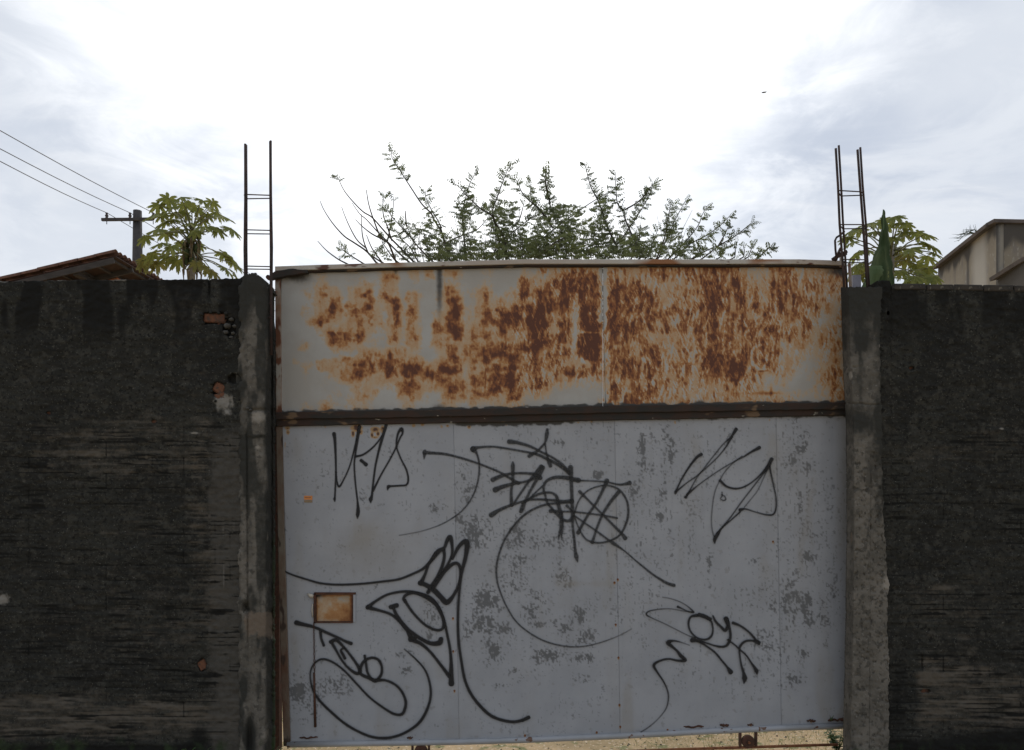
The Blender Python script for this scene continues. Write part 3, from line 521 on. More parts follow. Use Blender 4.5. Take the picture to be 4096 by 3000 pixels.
GR = [(1906, 2130, 60, 70, .9), (1892, 2116, 30, 40, .8), (2062, 2145, 40, 60, .8), (1945, 2430, 60, 90, .9), (1935, 2520, 70, 60, .85), (1985, 2610, 40, 60, .85), (2135, 2430, 50, 60, .9), (2245, 2320, 40, 40, .95), (2265, 2311, 30, 20, .9),
      (2326, 2454, 28, 50, .9), (2190, 2618, 55, 32, .95), (2337, 2634, 36, 22, .85), (2250, 2510, 40, 40, .7), (2160, 2500, 30, 14, .8), (2020, 2510, 40, 30, .7), (2330, 2550, 60, 40, .6), (2050, 2320, 80, 120, .45), (2200, 2160, 160, 80, .45),
      (2090, 2230, 30, 40, .6), (1860, 1950, 40, 90, .65), (1840, 2080, 30, 30, .7), (2240, 1770, 22, 12, .8), (2230, 1890, 60, 60, .35), (2570, 1780, 16, 60, .85), (2665, 1760, 26, 40, .95), (2690, 1810, 18, 50, .9), (2580, 1860, 40, 30, .7),
      (2540, 1960, 40, 40, .55), (2650, 1950, 18, 60, .7), (2392, 1898, 22, 18, .95), (2646, 2066, 24, 20, .9), (2510, 2100, 25, 25, .6), (3205, 1777, 30, 50, .9), (3170, 1850, 40, 50, .65), (3230, 1870, 30, 40, .6), (3200, 2005, 14, 40, .8), (3290, 1960, 50, 40, .45),
      (3235, 2222, 34, 28, .95), (3250, 2120, 40, 50, .5), (3160, 2320, 36, 40, .85), (3100, 1900, 30, 40, .3), (3020, 2240, 24, 20, .6), (2840, 2270, 14, 80, .6), (2860, 2500, 20, 40, .3), (3170, 2310, 34, 30, .8), (3160, 2430, 30, 70, 1.0), (3190, 2410, 16, 60, .9),
      (3226, 2432, 24, 70, .9), (3240, 2490, 20, 40, .8), (3300, 2480, 30, 80, .6), (3130, 2560, 18, 120, .5), (3060, 2560, 50, 60, .55), (3090, 2400, 14, 60, .7), (3217, 2613, 26, 26, .7), (3160, 2717, 46, 34, .85), (3060, 2350, 20, 20, .6), (3330, 2380, 20, 60, .5),
      (3050, 2700, 20, 20, .3), (1322, 2750, 60, 40, .75), (1190, 2760, 40, 60, .9), (1240, 2840, 50, 60, .5), (1380, 2720, 50, 50, .5), (1622, 2672, 26, 30, .75), (1600, 2620, 20, 14, .8), (1640, 2600, 16, 30, .6), (1731, 2454, 40, 60, .9), (1730, 2540, 34, 30, .8), (1590, 2530, 12, 30, .5),
      (1755, 2900, 16, 12, .4), (1500, 2340, 14, 16, .5), (1740, 2030, 24, 40, .6), (1530, 2010, 24, 20, .5), (1450, 1990, 18, 30, .5), (1330, 1850, 200, 60, .22), (1560, 1790, 60, 60, .3), (2000, 2740, 30, 12, .55), (2060, 2680, 14, 16, .6), (2330, 2720, 60, 30, .35), (2100, 2700, 80, 30, .4),
      (2410, 2750, 6, 14, .6), (2520, 2700, 14, 14, .4), (2545, 2710, 10, 10, .5), (2280, 2650, 90, 40, .35), (2460, 2000, 60, 100, .25), (2760, 2020, 60, 60, .22), (2920, 1800, 60, 60, .2), (1960, 1830, 30, 14, .5), (1436, 2128, 12, 8, .8)]
def grime(x, y):
    s = 0
    for (cx, cy, sx, sy, a) in GR: s = np.maximum(s, a * gauss(x, y, cx, cy, sx * 1.15, sy * 1.15))
    f1 = fbm(x, y, 6, 7, 2, 601, .5); f2 = fbm(x, y, 6, 30, 2, 611, .5); cl = fbm(x, y, 38, 34, 3, 621, .6)
    s = np.clip(s, 0, 1); dens = s * (.55 + .9 * sst(.36, .62, cl)); th = .72 - .33 * dens; f = np.maximum(f1, .5 * f1 + .5 * f2 + .02)
    base = sst(1800, 2150, x) * sst(2850, 2600, y); lf = sst(.42, .62, fbm(x, y, 150, 170, 3, 631)); th0 = .765 - .05 * base - .10 * lf - .05 * fbm(x, y, 26, 300, 2, 633) - .05 * sst(.5, .7, cl)
    return np.clip(np.maximum(sst(th - .03, th + .20, f) * sst(.03, .25, dens) * (.55 + .45 * s), sst(th0, th0 + .12, .6 * f1 + .4 * f2) * .6) + .20 * dens + .16 * base * sst(.45, .7, fbm(x, y, 14, 170, 3, 637)), 0, 1)
SPOT = [(1426, 1712, 26, 16, 1), (1412, 1735, 8, 16, 1), (1442, 1728, 12, 12, .9), (1500, 1718, 20, 12, 1), (1488, 1740, 7, 14, 1), (1512, 1735, 9, 12, .9), (1502, 1750, 14, 6, .8), (1530, 1716, 10, 16, .9), (1150, 1712, 12, 8, .9), (1152, 1730, 8, 12, .8), (1140, 1780, 5, 30, .5),
        (1655, 1702, 9, 10, .8), (1690, 1698, 9, 8, .8), (1765, 1708, 9, 10, .6), (1790, 1703, 8, 6, .8), (1876, 1706, 9, 12, .8), (2025, 1698, 5, 6, .8), (2168, 1694, 5, 8, .8), (2313, 1690, 5, 5, .9), (2366, 1686, 5, 5, .9), (2700, 1690, 6, 10, .6), (3078, 1680, 4, 6, .7), (1301, 1708, 6, 8, .5), (2850, 2190, 6, 30, .2)]
def rust_low(x, y):
    s = 0
    for (cx, cy, sx, sy, a) in SPOT: s = np.maximum(s, a * gauss(x, y, cx, cy, sx, sy))
    for (cx, cy) in RIV: s = np.maximum(s, .65 * gauss(x, y, cx, cy + 3, 6, 10))
    for sx_ in (1818, 2460, 3107): s = np.maximum(s, .30 * np.exp(-((x - sx_ - (y - 1700) * .018) / 3) ** 2) * sst(.4, .7, fbm(x, y, 30, 90, 2, 3)))
    s = s * (.7 + .7 * fbm(x, y, 9, 9, 2, 640)); s = np.maximum(s, .32 * sst(1165, 1136, x - (y - 1700) * .02) * fbm(x, y, 20, 90, 2, 641))
    s = np.maximum(s, .34 * gauss(x, y, 1560, 2200, 130, 70) * 0)
    return np.clip(s, 0, 1)
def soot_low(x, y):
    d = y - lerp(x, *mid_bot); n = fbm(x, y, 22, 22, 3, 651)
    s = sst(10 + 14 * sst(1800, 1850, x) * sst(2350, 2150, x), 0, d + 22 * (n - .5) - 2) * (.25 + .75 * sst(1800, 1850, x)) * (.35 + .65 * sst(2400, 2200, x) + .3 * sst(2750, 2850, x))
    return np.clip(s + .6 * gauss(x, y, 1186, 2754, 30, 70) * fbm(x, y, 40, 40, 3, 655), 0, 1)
def stain(x, y): return .40 * gauss(x, y, 1500, 2160, 220, 100) + .35 * gauss(x, y, 1450, 2260, 220, 130) + .35 * sst(.5, .75, fbm(x, y, 70, 500, 2, 667))  + .5 * sst(2900, 2700, y) * gauss(x, y, 1900, 2300, 400, 60) * .4 + .35 * gauss(x, y, 2330, 2335, 110, 14) * 1.3 + .3 * sst(.55, .75, fbm(x, y, 90, 260, 3, 660)) + .4 * sst(3330, 3390, x)
RIV = [(1812, 2472), (1813, 2604), (1818, 2762), (2471, 2317), (2458, 2330), (2463, 2498), (2474, 2630), (2478, 2819), (2481, 2906), (2100, 2941), (2387, 2929), (2670, 2919), (2897, 2900), (3002, 2899), (3244, 2883), (1640, 2951), (3092, 2166)]
def seam(x0): return lambda y: x0 + (y - 1700) * .018
low_attr = {'grime': grime, 'rust': rust_low, 'soot': soot_low, 'stain': stain}
edges = [1128, 1813, 2459, 3104, 3410]
for k in range(4):
    a, b_ = edges[k], edges[k + 1]; dy = -.0025 if k % 2 == 0 else 0
    sa = .027 if k == 0 else .018; sb = .018
    us2 = np.linspace(0, 1, int((b_ - a) / 4.2)); nrow = 300
    v = np.linspace(0, 1, nrow); PX = np.zeros((len(us2), nrow)); PY = np.zeros_like(PX)
    for i, u in enumerate(us2):
        for it in range(2):
            x0 = a + (b_ - a) * u; t_ = lerp(np.array([x0]), *mid_bot)[0] - 3; bt = lerp(np.array([x0]), *bot_edge)[0] + 3
            y = t_ + (bt - t_) * v; PX[i] = (a + (y - 1700) * sa) * (1 - u) + (b_ + 1.0 + (y - 1700) * sb) * u; PY[i] = y
    Yv = gsurf(PX, PY) + dy; V = PA(PX, PY, Yv).reshape(-1, 3); nc = len(us2); idx = np.arange(nc * nrow).reshape(nc, nrow)
    Q = np.stack([idx[:-1, :-1], idx[:-1, 1:], idx[1:, 1:], idx[1:, :-1]], -1)
    if k == 0:
        cxp = (PX[:-1, :-1] + PX[1:, 1:]) / 2; cyp = (PY[:-1, :-1] + PY[1:, 1:]) / 2
        Q = Q[~((cxp > 1262) & (cxp < 1409) & (cyp > 2376) & (cyp < 2487))]
    Q = Q.reshape(-1, 4)
    ring = np.array(list(idx[0, :]) + list(idx[1:, -1]) + list(idx[-1, ::-1][1:]) + list(idx[::-1, 0][1:-1])); base = len(V)
    BV = V[ring].copy(); BV[:, 1] += .0018; m = len(ring); kk = np.arange(m); k2 = (kk + 1) % m
    side = np.stack([ring[kk], base + kk, base + k2, ring[k2]], -1)
    at = {n_: np.concatenate([f_(PX, PY).ravel(), f_(PX, PY).ravel()[ring]]) for n_, f_ in low_attr.items()}
    mk('sheet_panel', np.vstack([V, BV]), np.vstack([Q, side]), M['sheet_low'], gate, True, at)
def slab(name, tp, bp, Y, d, mt, parent, n=60, jag=0.0, seed=1, xs=None):
    """A bar between an upper and a lower line, with depth and a small bevel."""
    x = np.linspace(min(tp[0]), max(tp[0]), n); t = lerp(x, *tp) + jag * (fbm(x, x * 0, 25, 5, 3, seed) - .5); b = lerp(x, *bp) + jag * (fbm(x, x * 0, 25, 5, 3, seed + 3) - .5)
    e = 2.0; V = []
    for (yy, off) in ((t, 0), (t + e, -1), (b - e, -1), (b, 0)):
        V.append(PA(x, yy, np.full_like(x, Y + (.003 if off == 0 else 0))))
    for yy in (b, t): q = PA(x, yy, np.full_like(x, Y)); q[:, 1] = Y + d; V.append(q)
    V = np.stack(V, 1); k = 6; Fc = []
    for i in range(n - 1):
        for j in range(k): Fc.append((i * k + j, i * k + (j + 1) % k, (i + 1) * k + (j + 1) % k, (i + 1) * k + j))
    Fc += [tuple(range(k - 1, -1, -1)), tuple((n - 1) * k + j for j in range(k))]
    return mk(name, V.reshape(-1, 3), Fc, mt, parent, False)
off = lambda e, d: (e[0], [v + d for v in e[1]])
slab('top_rail', ([1100] + top_edge[0][2:], [1065.5] + top_edge[1][2:]), off(([1100] + top_edge[0][2:], [1065.5] + top_edge[1][2:]), 19), GY - .038, .07, M['cap'], gate)
slab('drip_edge', ([1170, 1250, 1560, 2100, 3200, 3385], [1083, 1080, 1071, 1057, 1057, 1063]), ([1170, 1250, 1560, 2100, 3200, 3385], [1090, 1088, 1079, 1066, 1066, 1072]), GY - .026, .04, M['frame'], gate, jag=3)
slab('corner_bracket', ([1078, 1102, 1160, 1230], [1097, 1084, 1074, 1079]), ([1078, 1102, 1160, 1230], [1120, 1114, 1102, 1092]), GY - .046, .03, M['frame'], gate, 20, jag=6)
m = MB(); c = P(1074, 1110, GY - .03); m.tube([c + Vector((0, -.012, 0)), c + Vector((0, .02, 0))], .014, 10); m.build('guide_pin', M['rust_dark'], gate)
hi = ([1100, 1130, 1650, 2200, 2410, 3360, 3400], [1651, 1649, 1641, 1629, 1624, 1609, 1608])
slab('middle_rail', hi, off(hi, 28), GY - .040, .07, M['frame'], gate, 120, jag=5, seed=4)
lo = ([1100, 1130, 1800, 2050, 2450, 2700, 3000, 3400], [1668, 1667, 1655, 1650, 1640, 1636, 1628, 1620])
slab('middle_rail', lo, ([1100, 1130, 1800, 2050, 2450, 2700, 3000, 3400], [1706, 1705, 1691, 1688, 1680, 1677, 1668, 1660]), GY - .024, .05, M['frame'], gate, 120, jag=3, seed=9)
def vbar(name, yl, xl_, xr_, Y, d, mt, parent, n=40, jag=0.0):
    y = np.linspace(yl[0], yl[-1], n); a = np.interp(y, yl, xl_) + jag * (fbm(y, y * 0, 25, 5, 3, 2) - .5); b = np.interp(y, yl, xr_) + jag * (fbm(y, y * 0, 25, 5, 3, 5) - .5); V = []; e = 1.6
    for xx, o_ in ((a, .003), (a + e, 0), (b - e, 0), (b, .003)): V.append(PA(xx, y, np.full_like(y, Y + o_)))
    for xx in (b, a): q = PA(xx, y, np.full_like(y, Y)); q[:, 1] = Y + d; V.append(q)
    V = np.stack(V, 1); k = 6; Fc = []
    for i in range(n - 1):
        for j in range(k): Fc.append((i * k + j, (i + 1) * k + j, (i + 1) * k + (j + 1) % k, i * k + (j + 1) % k))
    Fc += [tuple(range(k)), tuple((n - 1) * k + j for j in range(k - 1, -1, -1))]
    return mk(name, V.reshape(-1, 3), Fc, mt, parent, False)
vbar('gate_post', [1086, 1300, 1650], [1100, 1101, 1104], [1122, 1123, 1126], GY - .012, .05, M['post'], gate)['label'] = 'upper gate post with flaking pale paint'
vbar('gate_post', [1706, 2300, 2985], [1104, 1114, 1134], [1130, 1141, 1160], GY - .012, .05, M['post_dark'], gate)['label'] = 'lower gate post, rusty and dark'
m = MB(); bx_ = np.array([1150, 1500, 1830, 2100, 2500, 2800, 3100, 3410]); by_ = lerp(bx_, *bot_edge) + 12.0
m.tube([P(a, b, GY - .006) for a, b in zip(bx_, by_)], .0185, 14); m.build('bottom_pipe', M['pipe'], gate, True)
for (x, y) in RIV:
    m = MB(); c = P(x, y, GY); rr = random.Random(x); Ys = gsurf(np.array([x * 1.]), np.array([y * 1.]))[0] - .003
    m.tube([Vector((c.x, Ys + .004, c.z)), Vector((c.x, Ys - .001, c.z)), Vector((c.x, Ys - .003, c.z))], [.0065, .006, .003], 8); m.build('rivet', M['rust'], gate, True)
for (x0, x1, y, r) in ((1198, 1272, 2952, 5), (2734, 2815, 2908, 6), (2880, 2915, 2901, 8), (3228, 3262, 2884, 7), (2990, 3014, 2899, 5), (3312, 3385, 2881, 9), (1628, 1652, 2951, 5)):
    m = MB(); n = 9; rr = random.Random(x0)
    m.tube([P(x0 + (x1 - x0) * i / (n - 1), y - (x1 - x0) * .03 * i / (n - 1) + rr.uniform(-3, 3), GY - .005) for i in range(n)], [max(.2, rr.uniform(.4, .95) * (r if 0 < i < n - 1 else r * .5)) / F * GY for i in range(n)], 7)
    m.build('weld_bead', M['rust_dark'], gate, True)
# right end guide: pale pipe stub and bracket are mounted on the gate
m = MB(); m.tube([P(3366, 1018, 4.93), P(3366, 1070, 4.93)], .0125, 12); m.build('pipe_stub', M['post'], gate, True)
# letter box opening
lb = (1262, 1409, 2376, 2487)
m = MB(); a = P(lb[0] - 3, lb[2] - 3, GY + .028); b_ = P(lb[1] + 3, lb[3] + 3, GY + .028); c = (a + b_) / 2
xs_ = np.linspace(lb[0] - 4, lb[1] + 4, 50); ys_ = np.linspace(lb[2] - 4, lb[3] + 4, 40); PX, PY = np.meshgrid(xs_, ys_, indexing='ij')
V = PA(PX, PY, np.full_like(PX, GY + .018)).reshape(-1, 3); idx = np.arange(2000).reshape(50, 40)
Q = np.stack([idx[:-1, :-1], idx[:-1, 1:], idx[1:, 1:], idx[1:, :-1]], -1).reshape(-1, 4)
rl = .30 + .40 * gauss(PX, PY, 1390, 2470, 50, 50) + .3 * gauss(PX, PY, 1310, 2465, 30, 18) + .4 * sst(1395, 1407, PX) + .35 * sst(1275, 1264, PX) + .35 * sst(2390, 2378, PY) + .5 * (fbm(PX, PY, 22, 22, 3, 700) - .5)
box = mk('mail_hatch', V, Q, M['sheet_up'], gate, True, {'rust': rl.ravel(), 'soot': (.9 * gauss(PX, PY, 1268, 2380, 34, 14)).ravel()})
for (x0, y0, x1, y1) in ((1258, 2369, 1424, 2378), (1256, 2372, 1264, 2492), (1258, 2486, 1412, 2491), (1408, 2378, 1414, 2487)):
    a = P(x0, y0, GY); b_ = P(x1, y1, GY); m = MB(); m.box(((a.x + b_.x) / 2, GY + .004, (a.z + b_.z) / 2), (abs(b_.x - a.x), .030, abs(b_.z - a.z))); m.build('hatch_frame', M['rust_dark'], box)
m = MB(); m.box(tuple(P(1418, 2432, GY - .008)), (.014, .006, .17)); m.build('hatch_trim', M['sheet_low'], gate)
m = MB(); c = P(1245, 2383, GY - .010); m.tube([c + Vector((-.022, 0, .012)), c + Vector((0, -.006, 0)), c + Vector((.010, -.002, -.006))], [.006, .014, .011], 8); m.build('latch_knob', M['palegrey'], gate, True)
m = MB(); m.tube([P(1251, 2415, GY - .006), P(1248, 2440, GY - .008), P(1251, 2468, GY - .006)], .0045, 7); m.build('latch_pin', M['palegrey'], gate, True)
m = MB(); m.tube([P(1256, 2690, GY - .009), P(1258, 2780, GY - .010), P(1261, 2908, GY - .009)], [.006, .007, .008], 8); m.build('drop_bolt', M['rust_dark'], gate, True)
# sticker
for (y0, y1, k, dd) in ((1983, 1999, 'orange', .0), (2001, 2010, 'tanpaper', .0)):
    a = P(1217, y0, GY); b_ = P(1250, y1, GY); m = MB(); ys2 = gsurf(np.array([1233.]), np.array([1996.]))[0] - .0045; m.box(((a.x + b_.x) / 2, ys2, (a.z + b_.z) / 2), (b_.x - a.x, .0006, a.z - b_.z)); m.build('sticker', M[k], gate)
m = MB()
for i, w in enumerate((5, 3, 4, 3, 5)):
    a = P(1222 + i * 5.2, 1990, GY); m.box((a.x, gsurf(np.array([1233.]), np.array([1996.]))[0] - .0053, a.z), (.0045, .0004, .005 + .001 * (i % 2)))
m.build('sticker_print', M['inkpaper'], gate)
# chain hanging from the hatch
ch = empty('chain', P(1256, 2700, GY - .015)); tag(ch, 'thin rusty chain hanging below the small square hatch of the gate', 'chain')
m = MB(); n = 12; V = [(0.0045 * math.cos(2 * math.pi * k / n), 0, .0105 * math.sin(2 * math.pi * k / n)) for k in range(n)]; m.tube(V + [V[0]], .0017, 5, False)
link = None
for i in range(15):
    c = P(1255 + i * .2, 2497 + i * 13.2, GY - .012)
    if link is None: link = m.build('link', M['rust_dark'], ch, True, origin=(0, 0, 0)); o = link
    else: o = link.copy(); COL.objects.link(o)
    o.parent = ch; o.location = c - WLOC[ch.name]; o.rotation_euler = (0, 0, math.radians(20 if i % 2 else 75))

# ------------------------------------------------------------------ graffiti
def conv(org, sc, pts):
    out = []; w = 14
    for p in pts:
        if len(p) > 2: w = p[2]
        out.append((org[0] + p[0] / sc, org[1] + p[1] / sc, w / sc))
    return out
ZA, ZB, ZC, ZD, ZE, ZF = ((1100, 1650), 2.36), ((1850, 1650), 2.36), ((2600, 1650), 2.36), ((1050, 2100), 1.8356), ((1700, 2100), 1.8356), ((2500, 2250), 2.2032)
layer = [0]
def strokes(lst, mt, label, fade=()):
    V = []; Fc = []; A = []; n0 = 0
    for si, (z, pts) in enumerate(lst):
        p = crom(conv(z[0], z[1], pts), 4.0) if len(pts) > 1 else None
        d = np.gradient(p[:, :2], axis=0); ln = np.hypot(d[:, 0], d[:, 1]) + 1e-9; d = d / ln[:, None]
        w = np.maximum(p[:, 2], 2.4) * .5
        # rounded ends
        h0, h1 = w[0], w[-1]; pre = [(p[0, :2] - d[0] * h0 * k, h0 * math.sqrt(max(0, 1 - k * k))) for k in (.98, .8, .5)]; post = [(p[-1, :2] + d[-1] * h1 * k, h1 * math.sqrt(max(0, 1 - k * k))) for k in (.5, .8, .98)]
        C = np.array([q[0] for q in pre] + list(p[:, :2]) + [q[0] for q in post]); Wd = np.array([q[1] for q in pre] + list(w) + [q[1] for q in post])
        D = np.vstack([np.repeat(d[:1], 3, 0), d, np.repeat(d[-1:], 3, 0)]); N2 = np.stack([-D[:, 1], D[:, 0]], -1); m = len(C); soft = 2.6
        wob = 1 + .14 * (fbm(C[:, 0] + C[:, 1], C[:, 1], 22, 22, 2, 3) - .5)
        ks = [(-1, 1), (-1, -.6), (0, 0), (1, -.6), (1, 1)]; al = [0, .98, 1, .98, 0]
        if not len(fade): al = al
        fd = np.clip(.55 + w.mean() * .09, .6, 1)
        thin = np.clip(.35 + Wd / 4.5, .45, 1)
        for i in range(m):
            for j, (sgn, so) in enumerate(ks):
                r = max(.05, Wd[i] * wob[i] + soft * so) if sgn else 0
                q = C[i] + N2[i] * r * sgn
                ys = gsurf(np.array([q[0]]), np.array([q[1]]))[0] - .0045 - layer[0] * .00012 - i * .0000012
                V.append(((q[0] - CX) / F * ys, ys, H - (q[1] - HY) / F * ys)); A.append(al[j] * thin[i])
        for i in range(m - 1):
            for j in range(4): Fc.append((n0 + i * 5 + j, n0 + (i + 1) * 5 + j, n0 + (i + 1) * 5 + j + 1, n0 + i * 5 + j + 1))
        n0 = len(V); layer[0] += 1
    o = mk('graffiti_tag', V, np.array(Fc), mt, gate, False, {'alpha': A}); o['label'] = label
strokes([(ZA, [(557, 200, 34), (565, 260, 26), (572, 400, 18), (575, 560, 15), (570, 700, 13), (565, 795, 14), (562, 815, 24), (565, 843, 4)]),
         (ZA, [(575, 560, 12), (582, 640, 12), (605, 700, 16), (650, 630, 12), (700, 520, 12), (730, 420, 12), (765, 280, 16), (785, 180, 24), (797, 130, 28)]),
         (ZA, [(797, 135, 28), (780, 250, 20), (760, 380, 15), (748, 500, 13), (760, 680, 13), (778, 830, 14), (784, 925, 32), (780, 965, 32), (778, 1003, 4)]),
         (ZA, [(765, 415, 18), (830, 398, 16), (900, 350, 14), (960, 290, 13), (1010, 220, 11)]), (ZA, [(812, 452, 28), (835, 470, 26), (860, 492, 34)]),
         (ZA, [(1052, 110, 28), (1015, 230, 26), (975, 380, 18), (945, 520, 15), (925, 680, 16), (915, 780, 20), (903, 820, 38), (903, 855, 4)]),
         (ZA, [(925, 740, 18), (1000, 590, 13), (1080, 450, 13), (1140, 335, 13), (1180, 240, 14), (1204, 195, 14), (1195, 155, 34), (1165, 190, 20), (1148, 260, 14), (1150, 335, 13), (1190, 440, 13), (1240, 540, 14), (1258, 630, 15), (1240, 682, 15), (1180, 690, 15), (1100, 695, 16), (1070, 700, 34), (1062, 735, 4)])],
        M['spray_black'], 'tall thin zigzag tag at the upper left')
strokes([(ZA, [(1415, 375, 48), (1440, 380, 28), (1600, 392, 22), (1760, 430, 19), (1900, 475, 18), (2020, 520, 18), (2124, 565, 18), (2200, 610, 19), (2260, 645, 22), (2300, 667, 30)]), (ZA, [(1412, 390, 28), (1409, 415, 20), (1407, 442, 4)]),
         (ZA, [(1870, 345, 54), (1905, 390, 18), (1928, 490, 15), (1920, 620, 14), (1880, 760, 13), (1800, 890, 12), (1700, 980, 11), (1560, 1060, 9), (1400, 1115, 6), (1270, 1143, 5), (1170, 1160, 3)]),
         (ZB, [(100, 345, 54), (150, 330, 22), (280, 322, 17), (420, 340, 17), (560, 365, 17), (650, 382, 18), (730, 405, 24), (800, 440, 26), (880, 480, 27), (960, 530, 32), (1010, 575, 32)]),
         (ZB, [(440, 275, 42), (520, 285, 30), (640, 320, 22), (740, 370, 19), (840, 420, 19), (930, 480, 22), (1005, 560, 26)]),
         (ZB, [(800, 158, 22), (797, 200, 38), (780, 280, 18), (740, 330, 18), (700, 370, 22), (660, 390, 34), (630, 412, 34)]), (ZB, [(780, 290, 13), (790, 370, 13), (805, 430, 20), (820, 470, 38), (830, 505, 32)]),
         (ZB, [(475, 465, 12), (475, 500, 36), (475, 570, 30), (475, 650, 22), (462, 720, 22), (460, 800, 26), (465, 875, 34)]),
         (ZB, [(285, 635, 44), (350, 605, 34), (430, 582, 23), (540, 572, 20), (650, 578, 24), (715, 598, 42), (735, 618, 40)]), (ZB, [(308, 730, 50), (380, 700, 38), (480, 672, 25), (580, 655, 20), (660, 630, 22), (720, 600, 22)]),
         (ZB, [(745, 512, 44), (700, 560, 28), (620, 660, 21), (550, 760, 19), (490, 850, 20)]), (ZB, [(755, 520, 46), (720, 600, 32), (650, 720, 23), (600, 820, 24), (565, 900, 42), (552, 935, 34)]),
         (ZB, [(272, 968, 48), (340, 925, 34), (430, 885, 25), (520, 855, 20), (620, 820, 18), (720, 770, 22), (800, 755, 20), (860, 765, 20), (890, 800, 30), (905, 870, 34), (925, 950, 34), (930, 1060, 22), (915, 1150, 20), (903, 1205, 5)]),
         (ZB, [(940, 940, 15), (948, 1060, 14), (937, 1140, 19), (935, 1200, 5)]), (ZB, [(600, 830, 14), (700, 820, 18), (850, 828, 22), (960, 840, 28), (1035, 835, 42)]),
         (ZB, [(1095, 640, 48), (1050, 630, 38), (950, 612, 32), (860, 615, 28), (790, 650, 25), (765, 710, 22), (780, 780, 18), (800, 850, 18), (840, 900, 20), (890, 960, 23), (960, 1015, 24), (1010, 1020, 30), (1040, 980, 24)]),
         (ZB, [(1020, 518, 48), (1025, 600, 36), (1030, 720, 30), (1035, 850, 33), (1040, 960, 33), (1040, 1060, 22), (1055, 1200, 22), (1065, 1310, 26), (1075, 1360, 44), (1088, 1415, 5)]),
         (ZB, [(760, 690, 14), (690, 755, 15), (620, 825, 15), (560, 860, 13)]), (ZB, [(1050, 640, 18), (1200, 645, 12), (1350, 655, 14), (1480, 680, 17), (1550, 672, 26), (1578, 665, 42)]),
         (ZB, [(1050, 970, 13), (1100, 830, 13), (1180, 740, 13), (1290, 695, 13), (1380, 690, 15), (1480, 730, 17), (1550, 830, 18), (1565, 950, 19), (1540, 1060, 19), (1480, 1160, 17), (1380, 1215, 17), (1270, 1230, 16), (1180, 1205, 15), (1130, 1150, 14), (1085, 1060, 12), (1055, 975, 12)]),
         (ZB, [(1363, 643, 42), (1340, 700, 28), (1270, 840, 24), (1190, 960, 21), (1120, 1080, 26), (1092, 1135, 38)]), (ZB, [(1473, 752, 36), (1400, 840, 27), (1330, 950, 23), (1280, 1060, 20), (1240, 1180, 22), (1225, 1225, 34)]),
         (ZB, [(1105, 745, 28), (1180, 820, 18), (1300, 940, 18), (1400, 1040, 20), (1500, 1140, 25), (1537, 1187, 40)]), (ZB, [(830, 930, 34), (920, 935, 18), (1050, 938, 15), (1200, 955, 15), (1330, 972, 16), (1460, 997, 17)]),
         (ZB, [(1050, 970, 15), (1150, 1040, 15), (1280, 1130, 15), (1395, 1215, 19), (1420, 1232, 34), (1520, 1300, 13), (1650, 1410, 13), (1800, 1530, 17), (1930, 1610, 25), (1998, 1632, 30)]),
         (ZB, [(1030, 845, 18), (970, 850, 18), (830, 862, 20), (720, 890, 20), (600, 955, 21), (500, 1050, 19), (410, 1180, 18), (350, 1320, 17), (320, 1460, 17), (325, 1570, 15), (345, 1660, 14), (411, 1822, 13), (513, 1981, 13), (668, 2103, 13), (822, 2174, 13), (1002, 2210, 12), (1169, 2204, 11), (1336, 2161, 10), (1490, 2101, 7), (1593, 2045, 5)]),
         (ZB, [(985, 880, 28), (1010, 905, 16), (1030, 935, 14)])], M['spray_grey'], 'tangled thin black tag with circles in the middle')
strokes([(ZC, [(485, 395, 30), (445, 420, 25), (380, 500, 17), (310, 610, 13), (260, 710, 13), (243, 752, 26), (240, 772, 8)]), (ZC, [(250, 745, 15), (340, 670, 10), (440, 600, 10), (540, 515, 10), (640, 420, 10), (720, 320, 12), (770, 230, 18), (813, 158, 32)]),
         (ZC, [(775, 230, 20), (700, 290, 9), (600, 410, 9), (500, 540, 9), (440, 620, 9), (390, 710, 10), (352, 778, 16), (337, 800, 28)]), (ZC, [(350, 775, 18), (450, 690, 10), (560, 610, 9), (680, 530, 9), (800, 460, 9), (880, 420, 12), (960, 370, 19), (1033, 331, 32)]),
         (ZC, [(870, 410, 9), (770, 490, 8), (700, 570, 8), (650, 660, 7), (610, 760, 7), (588, 900, 7), (580, 1020, 7), (590, 1120, 8), (615, 1200, 10)]), (ZC, [(660, 640, 22), (720, 695, 18), (800, 718, 16), (880, 705, 14), (960, 660, 12), (1040, 590, 13), (1110, 510, 26), (1150, 440, 34)]),
         (ZC, [(1130, 480, 20), (1135, 540, 14), (1165, 680, 11), (1190, 800, 11), (1190, 900, 13), (1165, 960, 15), (1100, 965, 12), (1000, 940, 10), (900, 910, 12), (852, 920, 34)]), (ZC, [(1120, 500, 24), (1060, 590, 11), (960, 720, 10), (860, 850, 10), (760, 990, 11), (670, 1100, 14), (640, 1145, 34), (612, 1198, 34), (612, 1240, 5)]),
         (ZC, [(1120, 510, 18), (1080, 600, 7), (1020, 730, 6), (960, 810, 6), (890, 895, 8)]), (ZC, [(850, 940, 14), (760, 1020, 11), (680, 1090, 12), (640, 1145, 20)]), (ZC, [(680, 750, 9), (680, 790, 10), (665, 812, 9), (692, 830, 10), (715, 822, 11), (705, 790, 9), (675, 775, 9)])],
        M['spray_black'], 'sharp looping tag at the upper right')
